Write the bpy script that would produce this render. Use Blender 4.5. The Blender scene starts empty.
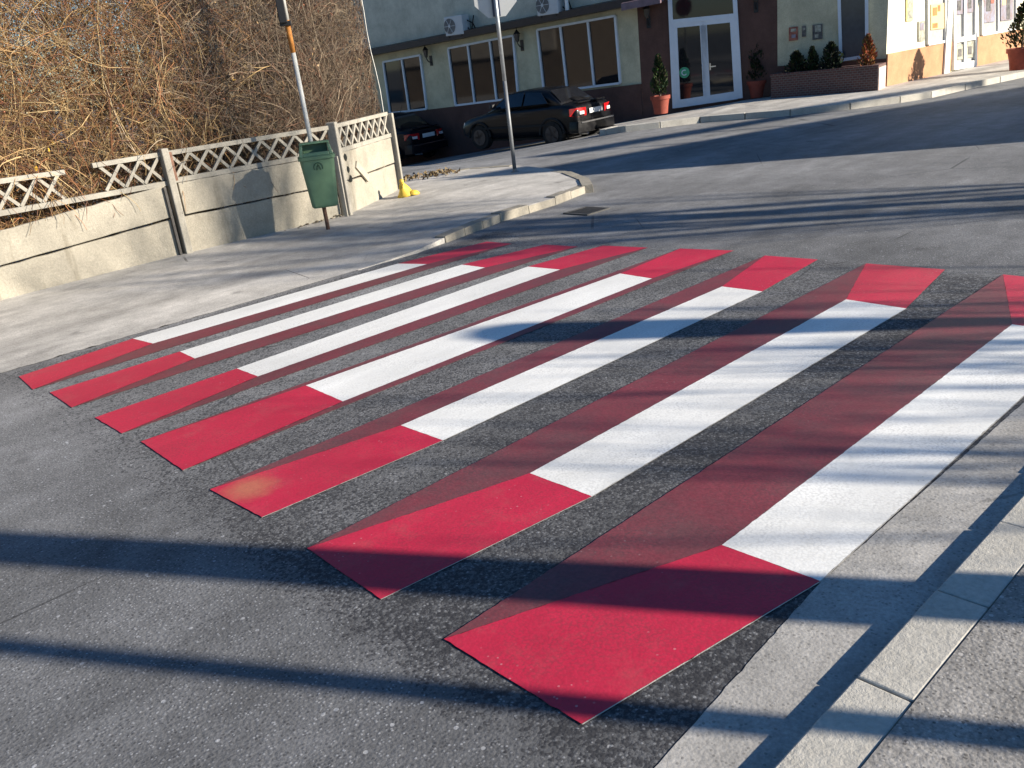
import bpy, bmesh, math, random
from mathutils import Vector, Matrix
random.seed(7)
S = bpy.context.scene
COL = S.collection
R = math.radians
PI = math.pi

# ------------------------------------------------------------------ survey
# x runs along the road (direction of the stripes), y across it to the left, z up; camera foot at the origin
HEAD, PITCH, ROLL, FOC, CAMH = R(49.13), R(20.69), R(6.9), 869.0, 1.81
Fh = Vector((math.cos(HEAD), math.sin(HEAD), 0)); Rt = Vector((math.sin(HEAD), -math.cos(HEAD), 0)); Up = Vector((0, 0, 1))
CF = Fh*math.cos(PITCH) - Up*math.sin(PITCH)
U0 = Fh*math.sin(PITCH) + Up*math.cos(PITCH)
CR = Rt*math.cos(ROLL) - U0*math.sin(ROLL)
CU = Rt*math.sin(ROLL) + U0*math.cos(ROLL)
CP = Vector((0, 0, CAMH))
def ray(px, py): return CR*((px-512)/FOC) - CU*((py-384)/FOC) + CF
def G(px, py, z=0.0):
    d = ray(px, py); return CP + d*((z-CAMH)/d.z)
class Wall:                       # a vertical plane: measured position along it, height
    def __init__(s, p, heading):
        s.p = Vector((p[0], p[1], 0)); s.d = Vector((math.cos(heading), math.sin(heading), 0))
        s.n = Vector((s.d.y, -s.d.x, 0))
        if s.n.dot(CP-s.p) < 0: s.n = -s.n
    def at(s, px, py, off=0.0):
        o = s.p + s.n*off; d = ray(px, py); t = (o-CP).dot(s.n)/d.dot(s.n); return CP + d*t
    def st(s, px, py):
        q = s.at(px, py); return (q-s.p).dot(s.d), q.z
    def P(s, a, z, off=0.0): return s.p + s.d*a + s.n*off + Vector((0, 0, z))

def sm(a, b, t):
    t = max(0, min(1, (t-a)/(b-a))); return t*t*(3-2*t)
def tz(x, y):                     # the side street drops away to the left beyond the corner
    return -0.10*max(0, y-12.3)*sm(9.5, 12.5, x)*(1 if y < 30 else 1) if y < 24 else -1.17*sm(9.5, 12.5, x)

# ------------------------------------------------------------------ materials
def newmat(name):
    m = bpy.data.materials.new(name); m.use_nodes = True
    nt = m.node_tree; b = nt.nodes['Principled BSDF']; return m, nt, b
def N(nt, t, **k):
    n = nt.nodes.new(t)
    for a, v in k.items():
        if a in n.inputs.keys() if hasattr(n.inputs, 'keys') else False: n.inputs[a].default_value = v
        else: setattr(n, a, v)
    return n
def ramp(nt, src, stops):
    r = nt.nodes.new('ShaderNodeValToRGB'); e = r.color_ramp.elements
    while len(e) < len(stops): e.new(.5)
    for i, (p, c) in enumerate(stops):
        e[i].position = p; e[i].color = (c, c, c, 1) if isinstance(c, (int, float)) else (*c, 1)
    nt.links.new(src, r.inputs[0]); return r.outputs[0]
def noise(nt, co, scale, detail=4, rough=.6, dist=0):
    n = nt.nodes.new('ShaderNodeTexNoise'); n.inputs['Scale'].default_value = scale; n.inputs['Detail'].default_value = detail
    n.inputs['Roughness'].default_value = rough; n.inputs['Distortion'].default_value = dist
    nt.links.new(co, n.inputs['Vector']); return n.outputs['Fac']
def voro(nt, co, scale, feature='F1', out='Distance'):
    n = nt.nodes.new('ShaderNodeTexVoronoi'); n.feature = feature; n.inputs['Scale'].default_value = scale
    nt.links.new(co, n.inputs['Vector']); return n.outputs[out]
def mix(nt, f, a, b, mode='MIX'):
    n = nt.nodes.new('ShaderNodeMix'); n.data_type = 'RGBA'; n.blend_type = mode
    for s, v in ((0, f), (6, a), (7, b)):
        if isinstance(v, (int, float)): n.inputs[s].default_value = v if s == 0 else (v, v, v, 1)
        elif isinstance(v, tuple): n.inputs[s].default_value = (*v, 1)
        else: nt.links.new(v, n.inputs[s])
    return n.outputs[2]
def mth(nt, op, a, b=0.0, clamp=False):
    n = nt.nodes.new('ShaderNodeMath'); n.operation = op; n.use_clamp = clamp
    for i, v in enumerate((a, b)):
        if isinstance(v, (int, float)): n.inputs[i].default_value = v
        else: nt.links.new(v, n.inputs[i])
    return n.outputs[0]
def pos(nt): return nt.nodes.new('ShaderNodeNewGeometry').outputs['Position']
def objco(nt): return nt.nodes.new('ShaderNodeTexCoord').outputs['Object']
def bump(nt, b, h, strength=.5, dist=.01):
    n = nt.nodes.new('ShaderNodeBump'); n.inputs['Strength'].default_value = strength; n.inputs['Distance'].default_value = dist
    nt.links.new(h, n.inputs['Height']); nt.links.new(n.outputs[0], b.inputs['Normal'])
def simple(name, col, rough=.6, var=.25, scale=6, spec=.4, metal=0, bs=0, bscale=40, alt=None):
    m, nt, b = newmat(name); co = pos(nt)
    f = noise(nt, co, scale, 5, .65)
    lo = tuple(c*(1-var) for c in col); hi = alt or tuple(min(1, c*(1+var)) for c in col)
    c = ramp(nt, f, [(.3, lo), (.7, hi)])
    nt.links.new(c, b.inputs['Base Color']); b.inputs['Roughness'].default_value = rough
    b.inputs['Specular IOR Level'].default_value = spec; b.inputs['Metallic'].default_value = metal
    if bs: bump(nt, b, noise(nt, co, bscale, 3), bs, .01)
    return m

def asphalt(name, base, chip=.34, dark_box=False, tint=(1, .99, .97), big=.55, grit=1.0):
    m, nt, b = newmat(name); co = pos(nt)
    large = noise(nt, co, .45, 5, .6, .6); mid = noise(nt, co, 3.5, 6, .7); fine = noise(nt, co, 70, 4, .75)
    c = ramp(nt, large, [(.3, base*(1-big*.5)), (.7, base*(1+big*.5))])
    if dark_box:      # road colour lightened towards the left and side street, imitating brighter light there
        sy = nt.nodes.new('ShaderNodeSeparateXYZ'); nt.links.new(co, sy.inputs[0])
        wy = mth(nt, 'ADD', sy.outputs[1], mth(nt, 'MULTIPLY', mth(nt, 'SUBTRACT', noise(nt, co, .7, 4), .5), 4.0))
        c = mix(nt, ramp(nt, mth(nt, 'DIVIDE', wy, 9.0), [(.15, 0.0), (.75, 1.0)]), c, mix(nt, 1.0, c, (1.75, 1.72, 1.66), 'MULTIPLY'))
    c = mix(nt, .8, c, ramp(nt, mid, [(.25, .62), (.75, 1.35)]), 'MULTIPLY')
    c = mix(nt, .85*grit, c, ramp(nt, fine, [(.3, .5), (.7, 1.5)]), 'MULTIPLY')
    # light and dark stones of the aggregate
    v = voro(nt, co, 85); vc = voro(nt, co, 85, 'F1', 'Color')
    sep = nt.nodes.new('ShaderNodeSeparateColor'); nt.links.new(vc, sep.inputs[0])
    stone = mth(nt, 'MULTIPLY', mth(nt, 'LESS_THAN', v, .33), mth(nt, 'GREATER_THAN', sep.outputs[0], .62))
    c = mix(nt, mth(nt, 'MULTIPLY', stone, .5*grit), c, mix(nt, sep.outputs[1], (chip*.45,)*3, (chip,)*3))
    pit = mth(nt, 'MULTIPLY', mth(nt, 'LESS_THAN', v, .4), mth(nt, 'LESS_THAN', sep.outputs[0], .16))
    c = mix(nt, mth(nt, 'MULTIPLY', pit, .6*grit), c, (.03, .03, .032))
    v2 = voro(nt, co, 26); vc2 = voro(nt, co, 26, 'F1', 'Color')
    s2 = nt.nodes.new('ShaderNodeSeparateColor'); nt.links.new(vc2, s2.inputs[0])
    rare = mth(nt, 'MULTIPLY', mth(nt, 'LESS_THAN', v2, .2), mth(nt, 'GREATER_THAN', s2.outputs[0], .9))
    c = mix(nt, mth(nt, 'MULTIPLY', rare, .45*grit), c, (chip*1.1,)*3)
    sp = voro(nt, mix(nt, .25, co, nt.nodes.new('ShaderNodeTexNoise').outputs['Color']), 2.3); spc = voro(nt, co, 2.3, 'F1', 'Color')
    ss = nt.nodes.new('ShaderNodeSeparateColor'); nt.links.new(spc, ss.inputs[0])
    blot = mth(nt, 'MULTIPLY', ramp(nt, sp, [(.05, 1.0), (.14, 0.0)]), mth(nt, 'GREATER_THAN', ss.outputs[0], .55))
    c = mix(nt, mth(nt, 'MULTIPLY', blot, .6), c, mix(nt, 1.0, c, .45, 'MULTIPLY'))
    mp = nt.nodes.new('ShaderNodeMapping'); mp.inputs['Scale'].default_value = (.22, 1.5, 1); nt.links.new(co, mp.inputs[0])
    c = mix(nt, .8, c, ramp(nt, noise(nt, mp.outputs[0], 1.0, 5, .65, .4), [(.3, .66), (.7, 1.3)]), 'MULTIPLY')
    if dark_box:
        sx = nt.nodes.new('ShaderNodeSeparateXYZ'); nt.links.new(co, sx.inputs[0])
        wob = mth(nt, 'MULTIPLY', mth(nt, 'SUBTRACT', noise(nt, co, 6, 5, .7), .5), .34)
        dx = mth(nt, 'ABSOLUTE', mth(nt, 'SUBTRACT', sx.outputs[0], 3.75)); dy = mth(nt, 'ABSOLUTE', mth(nt, 'SUBTRACT', sx.outputs[1], 3.95))
        ex = mth(nt, 'SUBTRACT', 2.55, mth(nt, 'ADD', dx, wob)); ey = mth(nt, 'SUBTRACT', 3.28, mth(nt, 'ADD', dy, mth(nt, 'MULTIPLY', wob, .6)))
        e = mth(nt, 'MINIMUM', ex, ey)
        e = ramp(nt, mth(nt, 'ADD', mth(nt, 'MULTIPLY', e, 5), .5, True), [(0.1, 0.0), (.9, 1.0)])
        wear = mth(nt, 'MULTIPLY', ramp(nt, noise(nt, co, 30, 6, .85), [(.44, 1.0), (.60, .25)]), ramp(nt, noise(nt, co, 5, 5, .7), [(.35, 1.0), (.7, .6)]))
        e = mth(nt, 'MULTIPLY', e, wear)
        # worn in patches; paler across the far stripes to paint in glancing sun
        e = mth(nt, 'MULTIPLY', e, ramp(nt, noise(nt, co, 1.1, 3, .5), [(.3, .45), (.62, .95)]))
        e = mth(nt, 'MULTIPLY', e, ramp(nt, mth(nt, 'DIVIDE', sx.outputs[1], 8.0), [(.28, 1.0), (.62, .42), (.84, .42), (.89, .95)]))
        stip = mth(nt, 'LESS_THAN', sep.outputs[2], mth(nt, 'MULTIPLY', e, 1.25))
        e = mth(nt, 'ADD', mth(nt, 'MULTIPLY', stip, .62), mth(nt, 'MULTIPLY', e, .36))
        c = mix(nt, mth(nt, 'MULTIPLY', e, .95), c, (.016, .016, .019))
        # long joints and a few cracks
    cr = voro(nt, mix(nt, .12, co, nt.nodes.new('ShaderNodeTexNoise').outputs['Color']), .55, 'DISTANCE_TO_EDGE')
    cm = mth(nt, 'MULTIPLY', mth(nt, 'LESS_THAN', cr, .003), ramp(nt, noise(nt, co, .8, 2), [(.5, 0.0), (.6, 1.0)]))
    c = mix(nt, mth(nt, 'MULTIPLY', cm, .65), c, (.03, .03, .03))
    c = mix(nt, 1.0, c, tint, 'MULTIPLY')
    nt.links.new(c, b.inputs['Base Color']); b.inputs['Roughness'].default_value = .82; b.inputs['Specular IOR Level'].default_value = .35
    h = mth(nt, 'ADD', mth(nt, 'MULTIPLY', fine, .6), mth(nt, 'MULTIPLY', mth(nt, 'SUBTRACT', 1.0, v), .5))
    bump(nt, b, h, .36*grit, .008)
    return m

def paint(name, col, wearcol, worn=.25, dust=None, fade=0, scuff=None):
    m, nt, b = newmat(name); co = pos(nt)
    c = mix(nt, ramp(nt, noise(nt, co, 1.6, 5, .6), [(.3, 0.0), (.7, 1.0)]), tuple(x*.86 for x in col), tuple(min(.9, x*1.08) for x in col))
    v = voro(nt, co, 70); vc = voro(nt, co, 70, 'F1', 'Color')
    s = nt.nodes.new('ShaderNodeSeparateColor'); nt.links.new(vc, s.inputs[0])
    patch = ramp(nt, noise(nt, co, 2.6, 4, .6), [(.5, 0.0), (.68, 1.0)])
    chip = mth(nt, 'MULTIPLY', mth(nt, 'LESS_THAN', v, .3), mth(nt, 'GREATER_THAN', s.outputs[0], .93))
    c = mix(nt, mth(nt, 'MULTIPLY', mth(nt, 'MULTIPLY', chip, patch), .75), c, wearcol)
    fine = noise(nt, co, 60, 4, .7)
    v3 = voro(nt, co, 85); st3 = mth(nt, 'MULTIPLY', ramp(nt, v3, [(.48, 0.0), (.66, 1.0)]), ramp(nt, noise(nt, co, 3.2, 5, .7), [(.38, .12), (.68, 1.0)]))
    c = mix(nt, mth(nt, 'MULTIPLY', st3, .18+worn*.55), c, (.045, .040, .042))
    mp = nt.nodes.new('ShaderNodeMapping'); mp.inputs['Scale'].default_value = (.5, 2.2, 1); nt.links.new(co, mp.inputs[0])
    if fade:          # rubbed thin in places, the asphalt shows
        c = mix(nt, mth(nt, 'MULTIPLY', ramp(nt, noise(nt, co, 2.0, 7, .72, .3), [(.42, 0.0), (.72, 1.0)]), fade), c, (.075, .066, .066))
    if scuff:
        vm = nt.nodes.new('ShaderNodeVectorMath'); vm.operation = 'DISTANCE'; nt.links.new(co, vm.inputs[0]); vm.inputs[1].default_value = scuff
        dd_ = mth(nt, 'ADD', vm.outputs['Value'], mth(nt, 'MULTIPLY', mth(nt, 'SUBTRACT', noise(nt, co, 12, 5, .7), .5), .16))
        c = mix(nt, ramp(nt, dd_, [(.04, .6), (.17, 0.0)]), c, (.42, .20, .10))
    c = mix(nt, .5, c, ramp(nt, noise(nt, mp.outputs[0], 1.3, 5, .65, .5), [(.3, .74), (.7, 1.14)]), 'MULTIPLY')
    c = mix(nt, worn, c, ramp(nt, fine, [(.3, .55), (.7, 1.35)]), 'MULTIPLY')
    if dust: c = mix(nt, mth(nt, 'MULTIPLY', ramp(nt, noise(nt, co, 4.5, 6, .75), [(.52, 0.0), (.75, 1.0)]), .35), c, dust)
    nt.links.new(c, b.inputs['Base Color']); b.inputs['Roughness'].default_value = .55; b.inputs['Specular IOR Level'].default_value = .35
    bump(nt, b, mth(nt, 'ADD', mth(nt, 'MULTIPLY', fine, .6), mth(nt, 'MULTIPLY', mth(nt, 'SUBTRACT', 1.0, v3), .5)), .16, .004)
    return m

def concrete(name, col, stain=(.09, .08, .065), bs=.4, st=.5):
    m, nt, b = newmat(name); co = pos(nt)
    c = ramp(nt, noise(nt, co, 2.2, 6, .65), [(.28, tuple(x*.72 for x in col)), (.72, tuple(x*1.12 for x in col))])
    c = mix(nt, .6, c, ramp(nt, noise(nt, co, 45, 5, .7), [(.3, .7), (.7, 1.2)]), 'MULTIPLY')
    mp = nt.nodes.new('ShaderNodeMapping'); mp.inputs['Scale'].default_value = (6, 6, .8); nt.links.new(co, mp.inputs[0])
    s = ramp(nt, noise(nt, mp.outputs[0], 1.0, 5, .7), [(.55, 0.0), (.8, 1.0)])
    c = mix(nt, mth(nt, 'MULTIPLY', s, st), c, stain)
    nt.links.new(c, b.inputs['Base Color']); b.inputs['Roughness'].default_value = .9; b.inputs['Specular IOR Level'].default_value = .25
    bump(nt, b, noise(nt, co, 55, 5, .7), bs, .012)
    return m

def gloss(name, col, rough=.25, metal=0, coat=0, spec=.5):
    m, nt, b = newmat(name)
    f = noise(nt, objco(nt), 9, 4)
    c = ramp(nt, f, [(.35, tuple(x*.88 for x in col)), (.65, tuple(min(1, x*1.08) for x in col))])
    nt.links.new(c, b.inputs['Base Color']); b.inputs['Metallic'].default_value = metal; b.inputs['Specular IOR Level'].default_value = spec
    r = ramp(nt, f, [(.3, max(.02, rough*.8)), (.7, rough*1.25)]); nt.links.new(r, b.inputs['Roughness'])
    b.inputs['Coat Weight'].default_value = coat; b.inputs['Coat Roughness'].default_value = .05
    return m
def attrmat(name, rough=.75, spec=.2, attr='tint'):
    m, nt, b = newmat(name); a = nt.nodes.new('ShaderNodeAttribute'); a.attribute_name = attr
    c = mix(nt, .5, a.outputs['Color'], ramp(nt, noise(nt, pos(nt), 30, 3), [(.3, .7), (.7, 1.25)]), 'MULTIPLY')
    nt.links.new(c, b.inputs['Base Color']); b.inputs['Roughness'].default_value = rough; b.inputs['Specular IOR Level'].default_value = spec
    return m
def brickmat(name):
    m, nt, b = newmat(name); tc = objco(nt)
    br = nt.nodes.new('ShaderNodeTexBrick'); br.inputs['Color1'].default_value = (.12, .05, .04, 1); br.inputs['Color2'].default_value = (.075, .034, .03, 1)
    br.inputs['Mortar'].default_value = (.13, .12, .11, 1); br.inputs['Scale'].default_value = 5; br.inputs['Mortar Size'].default_value = .03
    sx = nt.nodes.new('ShaderNodeSeparateXYZ'); nt.links.new(tc, sx.inputs[0]); cb = nt.nodes.new('ShaderNodeCombineXYZ')
    nt.links.new(mth(nt, 'ADD', sx.outputs[0], sx.outputs[1]), cb.inputs[0]); nt.links.new(sx.outputs[2], cb.inputs[1])
    nt.links.new(cb.outputs[0], br.inputs['Vector']); nt.links.new(br.outputs['Color'], b.inputs['Base Color']); b.inputs['Roughness'].default_value = .85
    bump(nt, b, br.outputs['Fac'], -.4, .01); return m

M = dict(
    road=asphalt('road_asphalt', .108, .46, True, tint=(.97, .99, 1.03)),
    walk=asphalt('pavement_asphalt', .42, .46, tint=(1, .955, .875), big=.35, grit=.6),
    walk_rough=asphalt('rough_pavement', .25, .58, tint=(1, .96, .90), big=.2),
    gutter=asphalt('gutter_concrete', .36, .46, tint=(1, .965, .90), big=.25, grit=.6),
    red=paint('red_road_paint', (.50, .019, .055), (.62, .35, .36), .25, (.40, .10, .10), .12, tuple(G(250, 489))),
    maroon=paint('maroon_road_paint', (.19, .040, .052), (.30, .2, .2), .5, (.16, .07, .065), .6),
    white=paint('white_road_paint', (.78, .78, .75), (.30, .30, .29), .12, (.55, .54, .50)),
    kerb=concrete('kerb_stone', (.47, .45, .40), st=.3),
    kerb_white=concrete('pale_kerb', (.31, .285, .235), bs=.8, st=.6),
    fence=concrete('fence_concrete', (.35, .322, .262), (.12, .10, .065), .55, .75),
    lattice=concrete('lattice_concrete', (.33, .31, .265), (.08, .07, .055), .4, .6),
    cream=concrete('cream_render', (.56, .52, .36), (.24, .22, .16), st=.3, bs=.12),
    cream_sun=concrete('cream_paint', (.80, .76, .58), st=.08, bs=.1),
    upper=concrete('pale_render', (.50, .50, .42), (.22, .22, .19), st=.3, bs=.12),
    brown=concrete('brown_render', (.115, .064, .052), (.03, .02, .018), .25, .3),
    terracotta=concrete('terracotta_render', (.50, .27, .15), (.2, .1, .06), .2, .25),
    fascia=simple('dark_fascia', (.022, .016, .017), .45),
    roof=simple('roof_sheet', (.10, .07, .08), .5),
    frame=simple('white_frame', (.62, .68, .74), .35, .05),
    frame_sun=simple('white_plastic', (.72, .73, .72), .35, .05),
    glass=gloss('dark_glass', (.012, .013, .015), .04, spec=.6),
    glass_blue=gloss('shop_glass', (.42, .42, .40), .08, spec=.5),
    pane_glint=simple('sunlit_pane', (.60, .60, .55), .6, .1),
    blackmetal=simple('black_iron', (.012, .012, .013), .45),
    galv=simple('galvanised_steel', (.33, .35, .37), .42, .15, 14, metal=.5),
    darkpost=simple('grey_painted_post', (.16, .17, .18), .5, .15, 14, metal=.3),
    signback=simple('bare_sign_back', (.50, .51, .50), .5, .06, 8, metal=.15),
    whitepole=simple('white_pole_paint', (.46, .46, .43), .5, .12, 12),
    rust=simple('rusty_orange_paint', (.42, .17, .035), .75, .45, 18),
    rustdark=simple('rusty_steel', (.17, .09, .06), .8, .4, 25),
    bin=gloss('green_bin_plastic', (.115, .205, .115), .5),
    bindark=simple('dark_green_plastic', (.030, .075, .035), .5, .1),
    inside=simple('bin_inside', (.006, .008, .006), .8),
    yellow=simple('yellow_plastic', (.55, .38, .05), .55, .3, 15),
    carblack=gloss('black_car_paint', (.003, .0032, .0045), .35, coat=.2, spec=.2),
    carnavy=gloss('dark_blue_car_paint', (.003, .0035, .007), .35, coat=.15, spec=.2),
    carglass=gloss('car_glass', (.010, .011, .014), .05, spec=.6),
    tyre=simple('tyre_rubber', (.012, .012, .012), .85),
    rim=gloss('alloy_rim', (.05, .05, .055), .4, metal=.6),
    redlamp=gloss('red_lamp_lens', (.45, .01, .012), .12, coat=1),
    clearlamp=gloss('clear_lamp_lens', (.75, .68, .66), .1, coat=1),
    chrome=gloss('chrome', (.6, .6, .6), .15, metal=1),
    plate=simple('white_plate', (.62, .63, .62), .4, .05),
    pot=simple('terracotta_pot', (.24, .05, .03), .7, .2, 12),
    soil=simple('soil', (.03, .022, .016), .95, .3, 30),
    brick=brickmat('brick'),
    twig=attrmat('twig_bark'), leaf=attrmat('leaf', .6, .25),
    bark=simple('tree_bark', (.12, .09, .07), .9, .3, 14, bs=.6),
    ac=simple('white_ac_casing', (.50, .52, .53), .45, .06),
    iron=simple('cast_iron', (.06, .058, .055), .6, .3, 30),
    groove_shade=simple('shaded_groove', (.07, .065, .058), .8, .3, 20),
    dirt=simple('dirt', (.10, .08, .055), .95, .4, 12, bs=.6),
    plaster=concrete('bare_plaster', (.40, .37, .30), st=.25),
    houseA=concrete('grey_render', (.33, .30, .26), st=.3, bs=.15),
    houseB=concrete('brown_block_render', (.15, .12, .09), st=.3, bs=.15),
    wire=simple('pale_wire', (.55, .55, .52), .5, .1),
    postergreen=simple('green_sticker', (.05, .30, .16), .5, .2, 20),
    poster_red=simple('red_poster', (.30, .05, .04), .5, .5, 9, alt=(.42, .16, .10)),
    poster_dark=simple('dark_poster', (.035, .035, .04), .5, .6, 10, alt=(.16, .15, .14)),
    poster_yel=simple('yellow_poster', (.80, .66, .32), .5, .2, 6, alt=(.80, .62, .25)),
    poster_orange=simple('orange_print', (.70, .16, .04), .5, .3, 8),
    poster_grey=simple('grey_poster', (.26, .27, .22), .5, .5, 11, alt=(.5, .48, .38)),
    poster_pink=simple('mixed_poster', (.42, .28, .24), .5, .5, 7, alt=(.25, .27, .36)),
)

# ------------------------------------------------------------------ mesh helpers
class MB:
    def __init__(s): s.v = []; s.f = []; s.tint = []
    def face(s, pts):
        n = len(s.v); s.v += [tuple(p) for p in pts]; s.f.append(tuple(range(n, n+len(pts))))
    def prism(s, bot, top):
        n = len(s.v); k = len(bot); s.v += [tuple(p) for p in bot]+[tuple(p) for p in top]
        s.f.append(tuple(range(n+k-1, n-1, -1))); s.f.append(tuple(range(n+k, n+2*k)))
        for i in range(k):
            j = (i+1) % k; s.f.append((n+i, n+j, n+k+j, n+k+i))
        return s
    def box(s, c, sz, rz=0, M4=None):
        x, y, z = (q/2 for q in sz); ca, sa = math.cos(rz), math.sin(rz); P = []
        for dz in (-z, z):
            for dx, dy in ((-x, -y), (x, -y), (x, y), (-x, y)):
                p = Vector((dx, dy, dz)); p = M4 @ p if M4 else Vector((dx*ca-dy*sa, dx*sa+dy*ca, dz))
                P.append(p+Vector(c))
        return s.prism(P[:4], P[4:])
    def bar(s, a, b, w, h, up=(0, 0, 1)):
        a = Vector(a); b = Vector(b); d = (b-a).normalized(); up = Vector(up)
        x = d.cross(up)
        if x.length < 1e-4: x = d.cross(Vector((1, 0, 0)))
        x.normalize(); y = x.cross(d).normalized()
        q = [x*(w/2)*i + y*(h/2)*j for i, j in ((-1, -1), (1, -1), (1, 1), (-1, 1))]
        return s.prism([a+k for k in q], [b+k for k in q])
    def tube(s, pts, rad, n=8, cap=True):
        pts = [Vector(p) for p in pts]; base = len(s.v); X = None
        for i, p in enumerate(pts):
            d = (pts[min(i+1, len(pts)-1)]-pts[max(i-1, 0)]).normalized()
            if X is None:
                X = d.cross(Vector((0, 0, 1)))
                if X.length < .05: X = d.cross(Vector((1, 0, 0)))
            X = (X - d*X.dot(d)).normalized(); Y = d.cross(X)
            r = rad[i] if isinstance(rad, (list, tuple)) else rad
            for k in range(n):
                a = 2*PI*k/n; s.v.append(tuple(p+X*math.cos(a)*r+Y*math.sin(a)*r))
        for i in range(len(pts)-1):
            for k in range(n):
                a = base+i*n+k; b2 = base+i*n+(k+1) % n
                s.f.append((a, b2, b2+n, a+n))
        if cap:
            s.f.append(tuple(range(base+n-1, base-1, -1))); e = base+(len(pts)-1)*n; s.f.append(tuple(range(e, e+n)))
        return s
    def lathe(s, c, prof, n=16, tilt=None):
        c = Vector(c); base = len(s.v)
        for r, z in prof:
            for k in range(n):
                a = 2*PI*k/n; p = Vector((r*math.cos(a), r*math.sin(a), z))
                s.v.append(tuple(c+(tilt @ p if tilt else p)))
        for i in range(len(prof)-1):
            for k in range(n):
                a = base+i*n+k; b2 = base+i*n+(k+1) % n; s.f.append((a, b2, b2+n, a+n))
        s.f.append(tuple(range(base+n-1, base-1, -1))); e = base+(len(prof)-1)*n; s.f.append(tuple(range(e, e+n)))
        return s
    def build(s, name, mat, parent=None, smooth=False, bevel=0, origin=None):
        me = bpy.data.meshes.new(name)
        inv = Matrix.Identity(4)
        if parent is not None:
            inv = world(parent).inverted()
        elif origin is not None: inv = Matrix.Translation(Vector(origin)).inverted()
        me.from_pydata([tuple(inv @ Vector(p)) for p in s.v], [], s.f)
        if s.tint:
            at = me.attributes.new('tint', 'FLOAT_COLOR', 'POINT')
            at.data.foreach_set('color', [q for t in s.tint for q in (*t, 1)])
        me.materials.append(mat); me.validate(); 
        o = bpy.data.objects.new(name, me); COL.objects.link(o)
        if parent is not None: o.parent = parent
        elif origin is not None: o.location = origin
        if not s.tint:
            bm = bmesh.new(); bm.from_mesh(me); bmesh.ops.recalc_face_normals(bm, faces=bm.faces); bm.to_mesh(me); bm.free()
        if smooth: me.polygons.foreach_set('use_smooth', [True]*len(me.polygons))
        if smooth == 'auto':
            me.set_sharp_from_angle(angle=R(35))
        if bevel:
            b = o.modifiers.new('bevel', 'BEVEL'); b.width = bevel; b.segments = 2; b.limit_method = 'ANGLE'
        return o
def world(o):
    m = o.matrix_basis if o.parent is None else world(o.parent) @ o.matrix_basis
    return m
def tag(o, label=None, cat=None, group=None, kind=None):
    for k, v in (('label', label), ('category', cat), ('group', group), ('kind', kind)):
        if v: o[k] = v
    return o
def thing(name, label, cat, loc=(0, 0, 0), rz=0, group=None):
    o = bpy.data.objects.new(name, None); COL.objects.link(o); o.location = loc; o.rotation_euler = (0, 0, rz); o.empty_display_size = .1
    return tag(o, label, cat, group)
def struct(mb, name, mat, **k):
    return tag(mb.build(name, mat, **k), kind='structure')
def copy_tree(o, parent=None):
    c = o.copy(); COL.objects.link(c)
    if parent is not None: c.parent = parent
    for ch in list(o.children): copy_tree(ch, c)
    return c

# ------------------------------------------------------------------ camera, light
cam = bpy.data.cameras.new('camera'); co = bpy.data.objects.new('camera', cam); COL.objects.link(co)
mw = Matrix((CR, CU, -CF)).transposed().to_4x4(); mw.translation = CP; co.matrix_world = mw
cam.sensor_width = 36; cam.lens = FOC/1024*36; cam.clip_end = 2000; cam.clip_start = .05; S.camera = co
SUN_H, SUN_E = R(-59.0), R(20.0)          # heading towards the sun, elevation
sv = Vector((math.cos(SUN_H)*math.cos(SUN_E), math.sin(SUN_H)*math.cos(SUN_E), math.sin(SUN_E)))
sl = bpy.data.lights.new('sun', 'SUN'); sl.energy = 5.0; sl.angle = R(.65); sl.color = (1, .90, .76)
so = bpy.data.objects.new('sun', sl); COL.objects.link(so); so.rotation_euler = sv.to_track_quat('Z', 'Y').to_euler(); so.location = (10, -15, 12)
w = bpy.data.worlds.new('World'); S.world = w; w.use_nodes = True
nt = w.node_tree; bg = nt.nodes['Background']; sky = nt.nodes.new('ShaderNodeTexSky'); sky.sky_type = 'NISHITA'; sky.sun_disc = False
sky.sun_elevation = SUN_E; sky.sun_rotation = PI/2-SUN_H; sky.dust_density = .3; sky.ozone_density = 4.5
hs = nt.nodes.new('ShaderNodeHueSaturation'); hs.inputs['Saturation'].default_value = 1.15
nt.links.new(sky.outputs[0], hs.inputs['Color']); nt.links.new(hs.outputs[0], bg.inputs[0]); bg.inputs[1].default_value = .068
S.view_settings.view_transform = 'Standard'; S.view_settings.look = 'None'; S.view_settings.exposure = 1.18; S.view_settings.gamma = 1

# ------------------------------------------------------------------ ground
def grid(x0, x1, y0, y1, nx, ny, dz=0.0):
    mb = MB()
    for j in range(ny+1):
        for i in range(nx+1):
            x = x0+(x1-x0)*i/nx; y = y0+(y1-y0)*j/ny; mb.v.append((x, y, tz(x, y)+dz))
    for j in range(ny):
        for i in range(nx):
            a = j*(nx+1)+i; mb.f.append((a, a+1, a+nx+2, a+nx+1))
    return mb
g = grid(-20, 60, -30, 50, 160, 160)
n0 = len(g.v)                              # skirt out to the horizon
B = 900
cor = [(-20, -30), (60, -30), (60, 50), (-20, 50)]; out = [(-B, -B), (B, -B), (B, B), (-B, B)]
for x, y in cor: g.v.append((x, y, tz(x, y)-.004))
for x, y in out: g.v.append((x, y, -1.2))
for i in range(4):
    j = (i+1) % 4; g.f.append((n0+i, n0+4+i, n0+4+j, n0+j))
struct(g, 'road', M['road'])

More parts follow.
